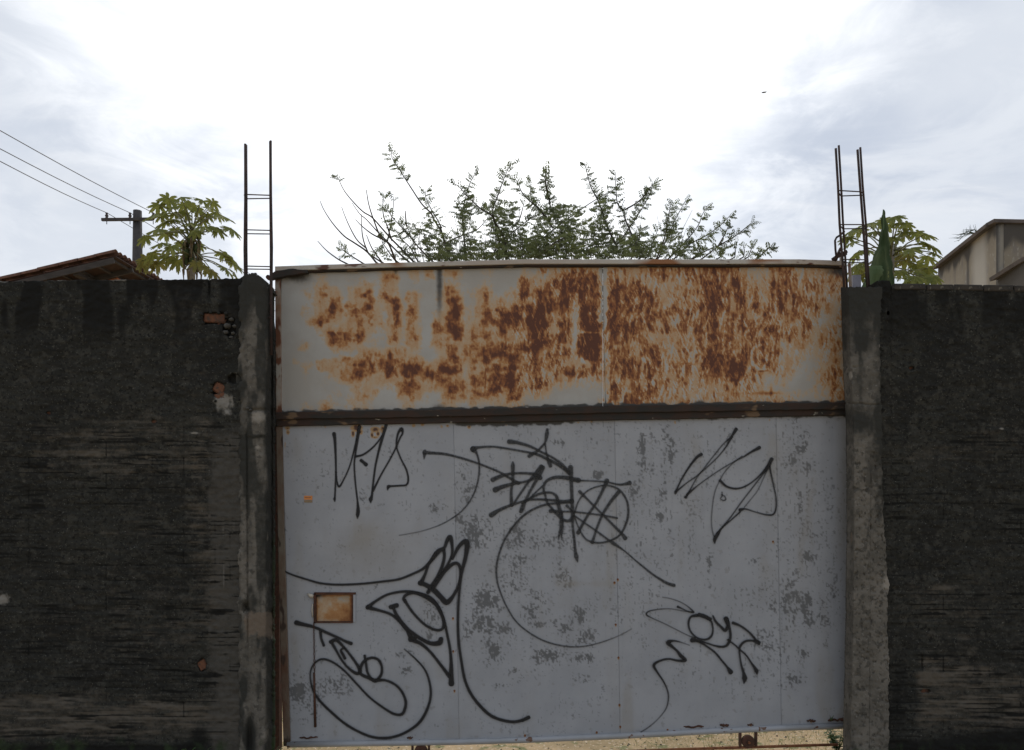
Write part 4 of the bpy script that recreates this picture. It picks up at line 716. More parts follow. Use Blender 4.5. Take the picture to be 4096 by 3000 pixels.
strokes([(ZD, [(150, 330, 9), (200, 358, 11), (310, 395, 13), (430, 428, 14), (560, 438, 15), (720, 432, 15), (880, 415, 15), (1000, 398, 15), (1100, 360, 16), (1180, 320, 18), (1240, 260, 22), (1290, 195, 36), (1335, 165, 20), (1355, 115, 26), (1378, 88, 34), (1392, 150, 20), (1390, 220, 18), (1360, 290, 18), (1320, 350, 20), (1275, 410, 22)]),
         (ZD, [(1330, 180, 24), (1335, 230, 20), (1320, 300, 24), (1285, 380, 24), (1240, 450, 26), (1215, 495, 26)]), (ZD, [(1270, 205, 20), (1220, 290, 17), (1190, 370, 20), (1160, 430, 32)]),
         (ZD, [(1155, 425, 32), (1200, 440, 30), (1260, 480, 38), (1310, 530, 36), (1352, 568, 40), (1400, 520, 22), (1440, 440, 20), (1455, 350, 20), (1440, 290, 22), (1400, 285, 24), (1340, 340, 22), (1290, 410, 22), (1250, 470, 24)]),
         (ZD, [(1395, 250, 14), (1440, 160, 26), (1490, 118, 34), (1503, 150, 36), (1490, 240, 28), (1465, 340, 20), (1450, 440, 18), (1440, 560, 17), (1435, 700, 18), (1440, 850, 19), (1460, 1000, 19), (1490, 1150, 20), (1550, 1270, 21), (1650, 1380, 23), (1733, 1425, 21), (1833, 1445, 21), (1903, 1435, 22), (1955, 1412, 26)]),
         (ZD, [(772, 605, 32), (830, 560, 18), (920, 510, 16), (1040, 488, 17), (1140, 500, 22), (1230, 540, 36), (1290, 600, 22), (1330, 690, 18), (1355, 800, 17), (1375, 900, 19), (1385, 1000, 22), (1385, 1100, 34), (1387, 1165, 42)]),
         (ZD, [(772, 605, 30), (860, 628, 19), (940, 655, 18), (1000, 700, 22), (1060, 770, 26), (1100, 840, 34), (1160, 870, 23), (1230, 930, 19), (1310, 1030, 20), (1370, 1110, 26)]), (ZD, [(940, 603, 30), (985, 590, 34)]),
         (ZD, [(960, 610, 20), (990, 670, 23), (1050, 750, 28), (1110, 800, 25), (1180, 845, 25), (1240, 870, 29), (1298, 865, 38), (1310, 838, 34)]), (ZD, [(1085, 842, 34), (1120, 830, 26)]),
         (ZD, [(1050, 565, 22), (1035, 540, 20), (1060, 510, 19), (1120, 500, 19), (1200, 530, 26), (1270, 580, 26), (1310, 650, 23), (1330, 710, 21), (1320, 762, 19), (1270, 770, 19), (1190, 730, 17), (1110, 650, 17), (1060, 580, 19), (1045, 550, 19)])],
        M['spray_black'], 'bold black tag of pointed letters with a long tail')
strokes([(ZD, [(248, 717, 34), (300, 730, 26), (380, 750, 19), (470, 790, 19), (560, 830, 17), (610, 855, 18), (650, 870, 26)]), (ZD, [(425, 780, 19), (430, 830, 17), (450, 885, 18)]),
         (ZD, [(500, 858, 28), (540, 845, 24), (590, 890, 18), (640, 950, 17), (690, 1020, 19), (715, 1070, 28), (690, 1090, 24), (630, 1050, 17), (580, 990, 15), (540, 920, 16), (505, 860, 22)]), (ZD, [(600, 900, 14), (575, 920, 16), (590, 950, 20), (605, 980, 20)]),
         (ZD, [(750, 960, 19), (760, 1020, 17), (770, 1080, 16), (800, 1130, 18), (830, 1145, 24), (870, 1100, 18), (875, 1040, 17), (850, 990, 18), (800, 975, 19), (745, 1000, 20), (720, 1050, 20), (720, 1090, 22), (760, 1115, 22), (830, 1140, 22), (900, 1140, 17), (970, 1170, 16), (1020, 1220, 17), (1050, 1290, 19), (1045, 1350, 21), (1020, 1390, 21), (960, 1385, 17), (870, 1330, 15), (780, 1260, 14), (690, 1165, 14), (600, 1070, 14), (520, 1010, 14), (450, 985, 15), (400, 1000, 13), (360, 1050, 10), (350, 1120, 9), (370, 1210, 12), (420, 1290, 18), (500, 1370, 18), (600, 1455, 18), (700, 1515, 18), (800, 1555, 18), (900, 1565, 19), (1000, 1545, 19), (1090, 1500, 19), (1160, 1440, 21), (1210, 1350, 19), (1235, 1250, 17), (1225, 1150, 15), (1190, 1060, 13), (1120, 980, 11), (1040, 910, 7)])],
        M['spray_black'], 'round looping black tag at the lower left')
strokes([(ZF, [(330, 305, 4), (400, 318, 6), (480, 345, 7), (550, 385, 8), (605, 438, 14), (560, 432, 9), (500, 405, 11), (465, 390, 20)]), (ZF, [(600, 438, 10), (500, 425, 6), (400, 408, 6), (300, 412, 8), (210, 430, 11), (190, 460, 13), (240, 490, 8), (340, 535, 7), (450, 590, 7), (560, 645, 7), (620, 665, 13)]),
         (ZF, [(640, 465, 28), (580, 480, 17), (560, 540, 16), (580, 610, 14), (640, 665, 14), (710, 680, 17), (760, 650, 17), (775, 590, 13), (760, 520, 15), (720, 480, 20)]), (ZF, [(655, 460, 34), (700, 475, 34), (752, 500, 30)]),
         (ZF, [(775, 470, 13), (800, 520, 19), (850, 570, 21), (885, 600, 25), (905, 550, 24), (890, 495, 42)]), (ZF, [(897, 505, 38), (920, 570, 21), (930, 650, 21), (910, 715, 23), (870, 742, 21), (800, 735, 14), (720, 710, 12), (650, 690, 19), (592, 685, 40)]),
         (ZF, [(640, 695, 16), (700, 725, 15), (790, 790, 16), (850, 860, 16), (900, 920, 17), (932, 965, 42)]), (ZF, [(952, 532, 25), (1020, 560, 17), (1100, 620, 17), (1160, 690, 19), (1188, 712, 36), (1130, 690, 17), (1060, 695, 19), (1015, 740, 20), (1010, 800, 13), (1025, 900, 15), (1045, 970, 22), (1055, 1020, 46), (1048, 1070, 5)]),
         (ZF, [(905, 680, 15), (960, 720, 13), (1010, 765, 13), (1070, 820, 13), (1110, 880, 15), (1145, 930, 25), (1160, 958, 36), (1165, 990, 5)]),
         (ZF, [(570, 730, 4), (500, 705, 8), (430, 690, 15), (380, 705, 40), (420, 745, 23), (460, 780, 19), (490, 820, 32), (532, 862, 29), (470, 865, 19), (380, 850, 15), (300, 870, 17), (255, 905, 25), (280, 960, 17), (340, 1050, 13), (375, 1130, 11), (383, 1200, 11), (360, 1290, 9), (290, 1380, 6), (210, 1450, 8), (140, 1495, 9)])],
        M['spray_black'], 'small curling tag at the lower right')

# ------------------------------------------------------------------ wheels, rail, things under the gate
for (x, y, xa, xb) in ((2992, 2966, 2960, 3023), (1684, 3004, 1650, 1716)):
    c = P(x, y, GY)
    m = MB(); m.tube([c + Vector((0, dy_, 0)) for dy_ in (-.016, -.012, -.004, .004, .012, .016)], [.034, .040, .037, .037, .040, .034], 20); w = m.build('roller', M['rust_dark'], gate, False)
    w['label'] = 'rusty roller wheel in its bracket'
    m = MB(); m.tube([c + Vector((0, -.03, 0)), c + Vector((0, .03, 0))], .008, 8); m.build('axle', M['rust'], w)
    for xx in (xa, xb):
        a = P(xx, lerp(np.array([float(xx)]), *bot_edge)[0] + 22, GY); b_ = P(xx, y + 18, GY); m = MB(); m.box(((a.x + b_.x) / 2, GY, (a.z + b_.z) / 2), (.012, .03, a.z - b_.z)); m.build('bracket', M['rust_dark'], w)
m = MB(); m.tube([P(1700, 3028, GY), P(2300, 3012, GY), P(2700, 2998, GY), (P(3350, 2978, GY))], .009, 8)
tag(m.build('track_rail', M['rust'], None, True), 'thin rusty steel rail on the ground under the gate', 'rail')

# ------------------------------------------------------------------ rebar cages
def cage(x_b, x_t, y_t, y_b, ring_y, label, Y0, dY, ybase):
    """x_b / x_t: columns of the four bars at their foot and head; the front pair stands at Y0, the back pair dY behind."""
    zb = P(0, ybase, Y0).z; root = empty('rebar_cage', P((x_b[0] + x_b[-1]) / 2, ybase, Y0)); tag(root, label, 'rebar', 'rebar cages standing on the pillars')
    bars = []
    for i in range(4):
        Y = Y0 + (dY if i % 2 else 0)
        a = P(x_b[i], ybase, Y); t = P(x_t[i], y_t[i], Y); mid = a.lerp(t, .5) + Vector((.003 * (i - 1.5), 0, 0))
        m = MB(); m.tube([a, a.lerp(t, .25), mid, a.lerp(t, .75), t], .0075 if i % 2 == 0 else .0068, 8); m.build('bar', M['rebar'], root, True); bars.append((a, t))
    for ry in ring_y:
        z = P(0, ry, Y0).z; q = []
        for i in (0, 1, 3, 2):
            a, t = bars[i]; k = (z - a.z) / (t.z - a.z); p = a.lerp(t, k); q.append(p)
        cx_ = sum((p.x for p in q)) / 4; cy_ = sum((p.y for p in q)) / 4; q = [Vector((cx_ + (p.x - cx_) * 1.06, cy_ + (p.y - cy_) * 1.25, p.z + random.uniform(-.003, .003))) for p in q]
        m = MB(); m.tube(q + [q[0] + Vector((0, 0, .004))], .0036, 6); m.build('stirrup', M['rebar'], root)
    return root
cage([982, 989, 1084, 1087], [981, 985, 1081, 1083], [576, 580, 566, 563], 0, [781, 923, 1066, 1215, 1270], 'black rebar cage rising from the broken left pillar', 4.74, .045, 1420)
rc = cage([3380, 3391, 3473, 3480], [3343, 3355, 3430, 3441], [594, 582, 599, 590], 0, [768, 901, 1040], 'leaning black rebar cage rising from the right pillar', 4.78, .05, 1200)
m = MB(); m.tube([P(3377, 926, 4.84), P(3361, 940, 4.82), P(3346, 950, 4.80), P(3340, 962, 4.80), P(3342, 1000, 4.80), P(3345, 1026, 4.80)], .0062, 8); m.build('bent_bar', M['rebar'], rc, True)
m = MB(); m.box(tuple(P(3358, 1022, 4.86)), (.085, .05, .018), Matrix.Rotation(math.radians(-28), 3, 'Y')); m.box(tuple(P(3356, 1006, 4.86)), (.012, .02, .05), Matrix.Rotation(math.radians(25), 3, 'Y')); m.box(tuple(P(3372, 1016, 4.86)), (.035, .04, .02)); m.box(tuple(P(3341, 1036, 4.88)), (.022, .03, .016), Matrix.Rotation(math.radians(20), 3, 'Y'))
tag(m.build('scrap_wood', M['batten']), 'broken scrap of wood wedged on the gate end by the right rebar', 'wood')
m = MB(); m.tube([P(3397, 1055, 4.97), P(3400, 1100, 4.97), P(3403, 1200, 4.97)], .010, 8); tag(m.build('pipe', M['post'], None, True), 'thin pale pipe behind the right pillar top', 'pipe')
m = MB(); m.box(tuple(P(3424, 1138, 5.3)), (.055, .03, .12)); m.box(tuple(P(3424, 1500, 5.3)), (.03, .028, 1.1)); tag(m.build('metal_box', M['greyblue']), 'small grey metal box standing behind the right pillar', 'box')

# ------------------------------------------------------------------ utility pole and wires
UP = 30.0; pr = empty('utility_pole', (P(550, 0, UP).x, UP, 0)); tag(pr, 'concrete utility pole with a crossarm behind the left papaya tree', 'utility pole')
px0 = P(550, 843, UP); m = MB(); m.tube([(px0.x, UP, 0), (px0.x, UP, px0.z - 3), (px0.x, UP, px0.z)], [.26, .20, .155], 10); m.build('pole', M['pole'], pr, True)
a = P(418, 886, UP); b_ = P(618, 884, UP); m = MB(); m.box(((a.x + b_.x) / 2, UP - .2, (a.z + b_.z) / 2), (b_.x - a.x, .10, .10), Matrix.Rotation(math.radians(-.6), 3, 'Y')); m.build('crossarm', M['pole'], pr)
tops = []
for x in (427, 520, 613):
    c = P(x, 880, UP - .2); m = MB(); m.tube([c, c + Vector((0, 0, .06)), c + Vector((0, 0, .1)), c + Vector((0, 0, .16)), c + Vector((0, 0, .2)), c + Vector((0, 0, .27))], [.03, .07, .04, .07, .04, .05], 8)
    m.tube([c - Vector((0, 0, .16)), c], .015, 5); m.build('insulator', M['ceramic'], pr, True); tops.append(c + Vector((0, 0, .27)))
for (t, xl_, yl_, lab) in ((tops[2], 0, 522, 'topmost power line running to the pole'), (tops[1], 0, 595, 'middle power line running to the pole'), (tops[0], 0, 645, 'lowest power line running to the pole')):
    e = P(xl_, yl_, 21.0); far = t + Vector((12.5, 38, -3.4 + (t.x - tops[1].x) * .0)); e2 = e + (e - t) * 1.1 + Vector((0, 0, .10)); pts = []
    for k in range(13): u = k / 12; pts.append(e2.lerp(t, u) - Vector((0, 0, 0)))
    pts = [e2, e] + [e.lerp(t, k / 6) - Vector((0, 0, .05 * math.sin(math.pi * k / 6))) for k in range(1, 7)]
    pts += [t.lerp(far, k / 6) - Vector((0, 0, .6 * math.sin(math.pi * k / 6))) for k in range(1, 7)]
    m = MB(); m.tube(pts, .013, 5); tag(m.build('power_line', M['wire'], None, True), lab, 'power line', 'power lines at the left')

# ------------------------------------------------------------------ house with clay tile roof (left)
A = Vector((-9.0, 18.0, H + 972 / F * 18)); slope = math.atan2(.62, 2.57); hs = empty('house', (-11.6, 20.5, 0)); tag(hs, 'brick house with a clay tile roof beyond the left wall', 'house')
ux = Vector((-math.cos(slope), 0, -math.sin(slope))); nrm = Vector((-math.sin(slope), 0, math.cos(slope)))
m = MB(); n = 8; V = []; Lt, Rt = .50, .095
for j, (s_, r_) in enumerate(((0, Rt), (Lt, Rt * .86))):
    for rr_ in (r_, r_ - .014):
        for k in range(n + 1): w_ = math.pi * k / n; V.append((s_, rr_ * math.cos(w_), rr_ * math.sin(w_)))
q = n + 1; Fc = []
for k in range(n): Fc += [(k, k + 1, 2 * q + k + 1, 2 * q + k), (q + k, 3 * q + k, 3 * q + k + 1, q + k + 1), (k, q + k, q + k + 1, k + 1), (2 * q + k, 2 * q + k + 1, 3 * q + k + 1, 3 * q + k)]
m.add(V, Fc); tile = None; rr = random.Random(3)
rotm = Matrix((ux, Vector((0, -1, 0)), nrm)).transposed()
for ci in range(26):
    for ri in range(11):
        if ci > 6 and ri > 8: continue
        pos = A + Vector((0, .10 + ci * .215, 0)) + ux * (-.03 + ri * .44) + nrm * (.03 - .012 * 0) + Vector((0, rr.uniform(-.008, .008), rr.uniform(-.006, .006)))
        if tile is None: tile = m.build('roof_tile', M['roof_tile'], hs, True, origin=(0, 0, 0)); o = tile
        else: o = tile.copy(); COL.objects.link(o)
        o.parent = hs; o.location = pos - WLOC[hs.name]; o.rotation_mode = 'QUATERNION'
        e = Matrix.Rotation(rr.uniform(-.03, .03), 3, 'Z') @ rotm @ Matrix.Rotation(math.radians(-2.2), 3, 'Y'); o.rotation_quaternion = e.to_quaternion()
def beam(name, p, q_, w, h, mt, parent):
    d = (q_ - p); L_ = d.length; d.normalize(); up_ = nrm if abs(d.dot(nrm)) < .9 else Vector((0, 1, 0)); s_ = d.cross(up_).normalized(); u_ = s_.cross(d).normalized()
    m = MB(); m.box(tuple((p + q_) / 2), (L_, w, h), Matrix((d, s_, u_)).transposed()); return m.build(name, mt, parent)
beam('roof_deck', A + Vector((0, 2.9, 0)) - nrm * .035, A + Vector((0, 2.9, 0)) + ux * 4.9 - nrm * .035, 5.6, .03, M['batten'], hs)
beam('verge_board', A + Vector((0, .05, 0)) + ux * .05 - nrm * .13, A + Vector((0, .05, 0)) + ux * 4.9 - nrm * .13, .04, .13, M['wood'], hs)
for k in range(6): beam('rafter', A + Vector((0, .9 + k * .9, 0)) + ux * .02 - nrm * .11, A + Vector((0, .9 + k * .9, 0)) + ux * 4.8 - nrm * .11, .07, .12, M['wood'], hs)
for k in range(5): beam('purlin', A + Vector((0, .12, 0)) + ux * (.12 + k * .42) - nrm * .075, A + Vector((0, 5.5, 0)) + ux * (.12 + k * .42) - nrm * .075, .05, .05, M['wood'], hs)
beam('purlin', A + Vector((0, .1, 0)) + ux * 1.0 - nrm * .17, A + Vector((0, 5.4, 0)) + ux * 1.0 - nrm * .17, .10, .12, M['wood'], hs)
tz = lambda x: A.z + (x - A.x) * math.tan(slope) * 1.0 - .16
m = MB(); x0, x1 = -13.9, -9.42
m.add([(x0, 19.0, 0), (x1, 19.0, 0), (x1, 19.0, tz(x1)), (x0, 19.0, tz(x0)), (x0, 23.0, 0), (x1, 23.0, 0), (x1, 23.0, tz(x1)), (x0, 23.0, tz(x0))], [(0, 1, 2, 3), (5, 4, 7, 6), (1, 5, 6, 2), (4, 0, 3, 7), (3, 2, 6, 7), (0, 4, 5, 1)]); m.build('wall', M['brickwall'], hs)
br = None
for r_ in range(7):
    z = 6.62 - .2 - r_ * .105
    x = -13.4 + (.11 if r_ % 2 else 0)
    while x < -9.52:
        if z + .1 < tz(x) - .02:
            if br is None: m = MB(); m.box((0, 0, 0), (.20, .04, .090)); br = m.build('brick', M['brickwall'], hs, origin=(0, 0, 0)); o = br
            else: o = br.copy(); COL.objects.link(o)
            o.parent = hs; o.location = Vector((x + .1, 18.985 + rr.uniform(-.004, .004), z)) - WLOC[hs.name]
        x += .218

# ------------------------------------------------------------------ concrete building (right)
def wallface(name, pts, mt, parent, n=(40, 30), thick=.15, inward=(0, 1, 0), attrs=None):
    """pts: bottom-left, bottom-right, top-right, top-left corners"""
    a, b, c, d = [np.array(p, float) for p in pts]; u = np.linspace(0, 1, n[0])[:, None, None]; v = np.linspace(0, 1, n[1])[None, :, None]
    G = (a * (1 - u) + b * u) * (1 - v) + (d * (1 - u) + c * u) * v; V = G.reshape(-1, 3); idx = np.arange(n[0] * n[1]).reshape(n)
    Q = np.stack([idx[:-1, :-1], idx[1:, :-1], idx[1:, 1:], idx[:-1, 1:]], -1).reshape(-1, 4); base = len(V); V2 = np.vstack([V, np.array([a, b, c, d]) + np.array(inward) * thick])
    ring = [(idx[0, 0], idx[-1, 0]), (idx[-1, 0], idx[-1, -1]), (idx[-1, -1], idx[0, -1]), (idx[0, -1], idx[0, 0])]
    sd_ = [(r0, base + i, base + (i + 1) % 4, r1) for i, (r0, r1) in enumerate(ring)] + [(base + 3, base + 2, base + 1, base)]
    U = np.broadcast_to(u[:, :, 0], n); VV = np.broadcast_to(v[:, :, 0], n); at = {k: np.concatenate([f(U, VV).ravel(), [0] * 4]) for k, f in (attrs or {}).items()}
    return mk(name, V2, np.vstack([Q, np.array(sd_)]), mt, parent, False, at)
Yc = 16.0; cz = H + 1093 / F * Yc; xc = P(3985, 0, Yc).x; Yl = Yc * 1093 / 912; xl2 = P(3752, 0, Yl).x; bl = empty('building', (12.5, 17.5, 0)); tag(bl, 'bare grey beige rendered building with a dark parapet beyond the right wall', 'building')
blk = lambda U, V_: .85 * sst(.955, 1.0, V_ + .03 * fbm(U * 60, V_ * 60, 4, 20, 3, 9)) + .8 * np.exp(-((U - .56) / .03) ** 2) * sst(.62, .8, V_) + .35 * sst(.5, .7, fbm(U * 60, V_ * 60, 5, 20, 3, 19))
wallface('side_wall', [(xl2, Yl, 0), (xc, Yc, 0), (xc, Yc, cz), (xl2, Yl, cz)], M['plaster'], bl, (60, 80), .15, (1, 0, 0), {'black': blk, 'pale': lambda U, V_: .9 * np.exp(-((U - .75) / .12) ** 2) + .3 * fbm(U * 60, V_ * 60, 9, 30, 3, 2)})
wallface('front_wall', [(xc + .155, Yc - .003, 0), (xc + 6, Yc + .35, 0), (xc + 6, Yc + .35, cz), (xc + .155, Yc - .003, cz)], M['plaster'], bl, (60, 80), .15, (0, 1, 0), {'black': lambda U, V_: .9 * sst(.93, 1.0, V_ + .05 * fbm(U * 200, V_ * 60, 4, 20, 3, 9)) + .45 * sst(.4, .6, fbm(U * 100, V_ * 60, 9, 9, 3, 29)), 'pale': lambda U, V_: 0 * U})
Vn = [Vector((xl2 - .04, Yl, cz + .03)), Vector((xc - .02, Yc + .12, cz + .03))]
beam('coping', Vn[0], Vn[1], .24, .07, M['coping'], bl); beam('coping', Vector((xc - .1, Yc + .05, cz + .031)), Vector((xc + 6, Yc + .4, cz + .031)), .26, .07, M['coping'], bl)
wallface('low_wall', [(P(3733, 0, 22).x, 22, 0), (P(3762, 0, 21).x, 20.5, 0), (P(3762, 0, 21).x, 20.5, P(0, 1092, 20.5).z), (P(3733, 0, 22).x, 22, P(0, 1100, 22).z)], M['plaster'], bl, (6, 20), .15, (.3, .8, 0), {'black': lambda U, V_: 0 * U, 'pale': lambda U, V_: 0 * U})
an = empty('annexe', (7.8, 12.6, 0)); tag(an, 'lower grey rendered wall with a dark sloping top edge at the right border', 'building')
Ya = 12.0; za = H + 947 / F * Ya; Yb = Ya * 947 / 868
wallface('side_wall', [(P(3988, 0, Yb).x, Yb, 0), (P(4100, 0, Ya).x, Ya, 0), (P(4100, 0, Ya).x, Ya, za), (P(3988, 0, Yb).x, Yb, za)], M['plaster'], an, (30, 50), .15, (1, .2, 0), {'black': lambda U, V_: .9 + 0 * U, 'pale': lambda U, V_: 0 * U})
wallface('front_wall', [(P(4100, 0, Ya).x + .155, Ya, 0), (P(4100, 0, Ya).x + 4, Ya, 0), (P(4100, 0, Ya).x + 4, Ya, za), (P(4100, 0, Ya).x + .155, Ya, za)], M['plaster'], an, (20, 30), .15, (0, 1, 0), {'black': lambda U, V_: .6 + 0 * U, 'pale': lambda U, V_: 0 * U})
beam('coping', Vector((P(3986, 0, Yb).x, Yb, za + .03)), Vector((P(4100, 0, Ya).x + .05, Ya - .05, za + .03)), .22, .06, M['coping'], an)

# ------------------------------------------------------------------ central tree
T1, T2 = ((1200, 550), 2.256), ((2100, 600), 2.0509)
BR = [(T1, 0, [(415, 1135), (340, 1095), (240, 1020), (160, 935)]), (T1, 0, [(690, 1130), (605, 1030), (490, 950), (400, 890), (300, 780), (220, 660), (180, 570)]), (T1, 0, [(600, 1000), (520, 930), (460, 830), (410, 720), (375, 625)]),
      (T1, .06, [(1025, 1120), (900, 990), (820, 910), (740, 820), (650, 720), (570, 670), (480, 580), (400, 480), (345, 370), (330, 345)]), (T1, 0, [(980, 1120), (870, 1020), (780, 930), (700, 850), (600, 740), (540, 690), (470, 590)]),
      (T1, 0, [(870, 1130), (800, 960), (730, 900), (660, 730), (620, 600), (598, 470)]), (T1, 0, [(620, 1050), (580, 950), (560, 850), (555, 695)]), (T1, .15, [(830, 930), (790, 810), (750, 680), (752, 520)]), (T1, .1, [(790, 930), (820, 780), (840, 640), (843, 540)]),
      (T1, 0, [(750, 920), (650, 870), (560, 800), (500, 740)]), (T1, 0, [(740, 1125), (650, 1000), (600, 880)]), (T1, .6, [(1190, 1110), (1060, 980), (960, 850), (850, 740), (780, 640)]),
      (T1, .26, [(1420, 1110), (1330, 1010), (1280, 860), (1210, 740), (1180, 680), (1100, 600), (1000, 450), (910, 310), (830, 180), (830, 100)]), (T1, .35, [(1350, 1100), (1290, 900), (1260, 780), (1180, 640), (1130, 520), (1140, 480)]),
      (T1, .75, [(1500, 1110), (1480, 900), (1465, 700), (1490, 560), (1530, 420), (1580, 330), (1600, 300)]), (T1, .5, [(1800, 950), (1740, 720), (1640, 650), (1520, 540), (1440, 450), (1400, 420)]),
      (T1, .7, [(1860, 1100), (1850, 930), (1740, 700), (1780, 540), (1830, 400), (1870, 300), (1900, 240)]), (T1, .1, [(1250, 1100), (1260, 1000), (1300, 960), (1400, 910), (1500, 870), (1600, 830), (1700, 720)]),
      (T1, .7, [(2260, 760), (2150, 640), (2020, 520), (1960, 400), (1930, 350)]), (T1, .8, [(2256, 600), (2230, 470), (2210, 350), (2230, 300)]), (T1, .1, [(1930, 800), (1980, 740), (2020, 600)]), (T1, .2, [(1720, 1100), (1810, 930), (1900, 870), (2000, 790), (2130, 700)]),
      (T1, 0, [(960, 800), (955, 740), (950, 660)]), (T1, .5, [(560, 1130), (450, 1060), (380, 1010), (370, 985)]), (T1, .5, [(850, 1100), (780, 1000), (740, 940), (750, 890)]), (T1, .5, [(1060, 1110), (1000, 1000), (920, 920), (850, 820)]),
      (T2, .15, [(0, 870), (200, 680), (400, 530), (560, 420), (740, 320)]), (T2, 0, [(80, 890), (230, 770), (330, 720)]), (T2, .7, [(230, 640), (110, 480), (50, 400), (50, 250)]), (T2, .8, [(210, 470), (190, 380), (170, 300), (180, 180)]),
      (T2, .8, [(760, 800), (680, 640), (610, 440), (540, 300), (500, 150), (490, 110)]), (T2, .6, [(970, 860), (880, 700), (820, 560), (810, 500), (760, 440), (745, 300), (745, 180)]), (T2, .7, [(820, 490), (920, 430), (1000, 350), (1050, 270)]),
      (T2, .85, [(650, 890), (760, 770), (870, 620), (960, 480), (1030, 350), (1050, 260)]), (T2, .5, [(1080, 890), (1140, 740), (1170, 570), (1200, 430)]), (T2, .7, [(1100, 880), (1200, 640), (1260, 520), (1320, 410)]),
      (T2, .8, [(1180, 890), (1310, 760), (1420, 620), (1450, 540), (1490, 470)]), (T2, .7, [(1240, 880), (1340, 780), (1490, 700), (1600, 620), (1690, 530)]), (T2, .6, [(1470, 880), (1600, 780), (1720, 710), (1820, 630), (1880, 580)]),
      (T2, .6, [(1590, 780), (1640, 690), (1670, 620)]), (T2, .3, [(1370, 890), (1500, 820), (1590, 780)]), (T2, .8, [(1910, 890), (1980, 820), (2030, 790)]), (T2, .9, [(1720, 880), (1725, 830), (1720, 780)]), (T2, .8, [(1830, 880), (1850, 830), (1870, 780)]),
      (T2, .8, [(1790, 880), (1800, 830), (1790, 780)]), (T2, .7, [(1600, 880), (1620, 840), (1640, 800)]), (T2, .6, [(1400, 880), (1430, 830), (1440, 790)]), (T2, .8, [(1000, 880), (1050, 760), (1090, 650)]), (T2, .7, [(880, 880), (930, 740), (960, 640)])]
TY = 10.0; tr = empty('tree', (P(2150, 0, TY).x, TY, 0)); tag(tr, 'sparse feathery tree with long bare twigs rising behind the gate', 'tree')
rng_ = random.Random(11); leafV = []; leafN = [0]
crownbase = P(2150, 1420, TY)
def pinn(base, d, L_, droop=1.0, n=6):
    """one feather leaf: a row of paired drooping leaflets on a thin midrib"""
    d = d.normalized(); side = d.cross(Vector((0, 0, 1)))
    if side.length < .1: side = Vector((1, 0, 0))
    side.normalize(); tw = rng_.uniform(-.7, .7); side = (Matrix.Rotation(tw, 3, d) @ side)
    for k in range(n):
        t = (k + .8) / n; p = base + d * L_ * t + Vector((0, 0, -.10 * L_ * t * t))
        for s_ in (-1, 1):
            l = (.034 + .012 * rng_.random()) * (1 - .35 * abs(t - .5)); dl = (side * s_ * .75 + d * .25 + Vector((0, 0, -.75 * droop * rng_.uniform(.6, 1.4)))).normalized()
            nn = dl.cross(d).normalized(); ww = dl.cross(nn).normalized() * l * .22
            leafV.extend([p, p + dl * l * .45 + ww, p + dl * l, p + dl * l * .45 - ww])
    leafV.extend([base - Vector((0, 0, .0012)), base + d * L_ * .5 - Vector((0, 0, .025 * L_ + .001)), base + d * L_ - Vector((0, 0, .1 * L_)), base + d * L_ * .5 + Vector((0, 0, -.025 * L_ + .0016))])
for bi, (z, leafy, pts) in enumerate(BR):
    yb = TY + rng_.uniform(-1.2, 1.2); q = crom([(z[0][0] + a / z[1], z[0][1] + b / z[1], 0) for a, b in pts], 9.0)
    n = len(q); p3 = [P(a[0], a[1], TY + (yb - TY) * min(1, .4 + i / n)) for i, a in enumerate(q)]
    if pts[0][1] > (1040 if z is T1 else 800): p3 = [crownbase, crownbase.lerp(p3[0], .55) + Vector((0, 0, -.05))] + p3
    tot = len(p3); m = MB(); big = 1.0 if len(pts) > 5 else .7
    m.tube(p3, [(.0105 * (1 - i / tot) ** .8 * big + .0034) for i in range(tot)], 5); m.build('branch', M['bark'], tr, True)
    if leafy:
        st = int(tot * (1 - leafy)); i = max(st, 1)
        while i < tot:
            d0 = (p3[i] - p3[i - 1]).normalized()
            for s_ in ((-1, 1) if rng_.random() < .75 else (rng_.choice((-1, 1)),)):
                r3 = Vector((rng_.gauss(0, 1), rng_.gauss(0, 1), rng_.gauss(0, 1))).normalized(); sd2 = d0.cross(r3).normalized()
                if i > tot - 3: dd = d0 + sd2 * .9
                else: dd = d0 * .35 + sd2
                pinn(p3[i], dd, rng_.uniform(.07, .125), n=rng_.choice((4, 5, 6)))
            i += 1
MASS = [(T1, 1230, 960, 130, 150, 95), (T1, 1190, 760, 70, 70, 20), (T1, 1040, 830, 70, 60, 22), (T1, 1470, 690, 60, 110, 40), (T1, 1520, 880, 100, 100, 26), (T1, 1380, 1000, 160, 90, 50), (T1, 1620, 1020, 140, 90, 60), (T1, 1850, 850, 150, 200, 170), (T1, 1740, 640, 60, 50, 20), (T1, 1900, 620, 50, 50, 18), (T1, 1950, 1000, 180, 100, 100),
        (T2, 250, 660, 170, 200, 260), (T2, 240, 500, 110, 60, 50), (T2, 400, 500, 90, 40, 36), (T2, 100, 800, 120, 90, 80), (T2, 480, 720, 180, 160, 170), (T2, 640, 520, 80, 140, 80), (T2, 760, 760, 180, 110, 110), (T2, 930, 760, 130, 110, 60), (T2, 1000, 830, 200, 60, 70), (T2, 1210, 690, 50, 90, 26), (T2, 1280, 830, 180, 60, 50), (T2, 20, 720, 60, 80, 30), (T1, 740, 1060, 90, 50, 8), (T1, 960, 1040, 120, 60, 22), (T2, 1500, 830, 160, 50, 16), (T1, 1750, 1070, 480, 45, 120), (T2, 450, 850, 460, 45, 150), (T1, 1250, 1080, 250, 35, 30)]
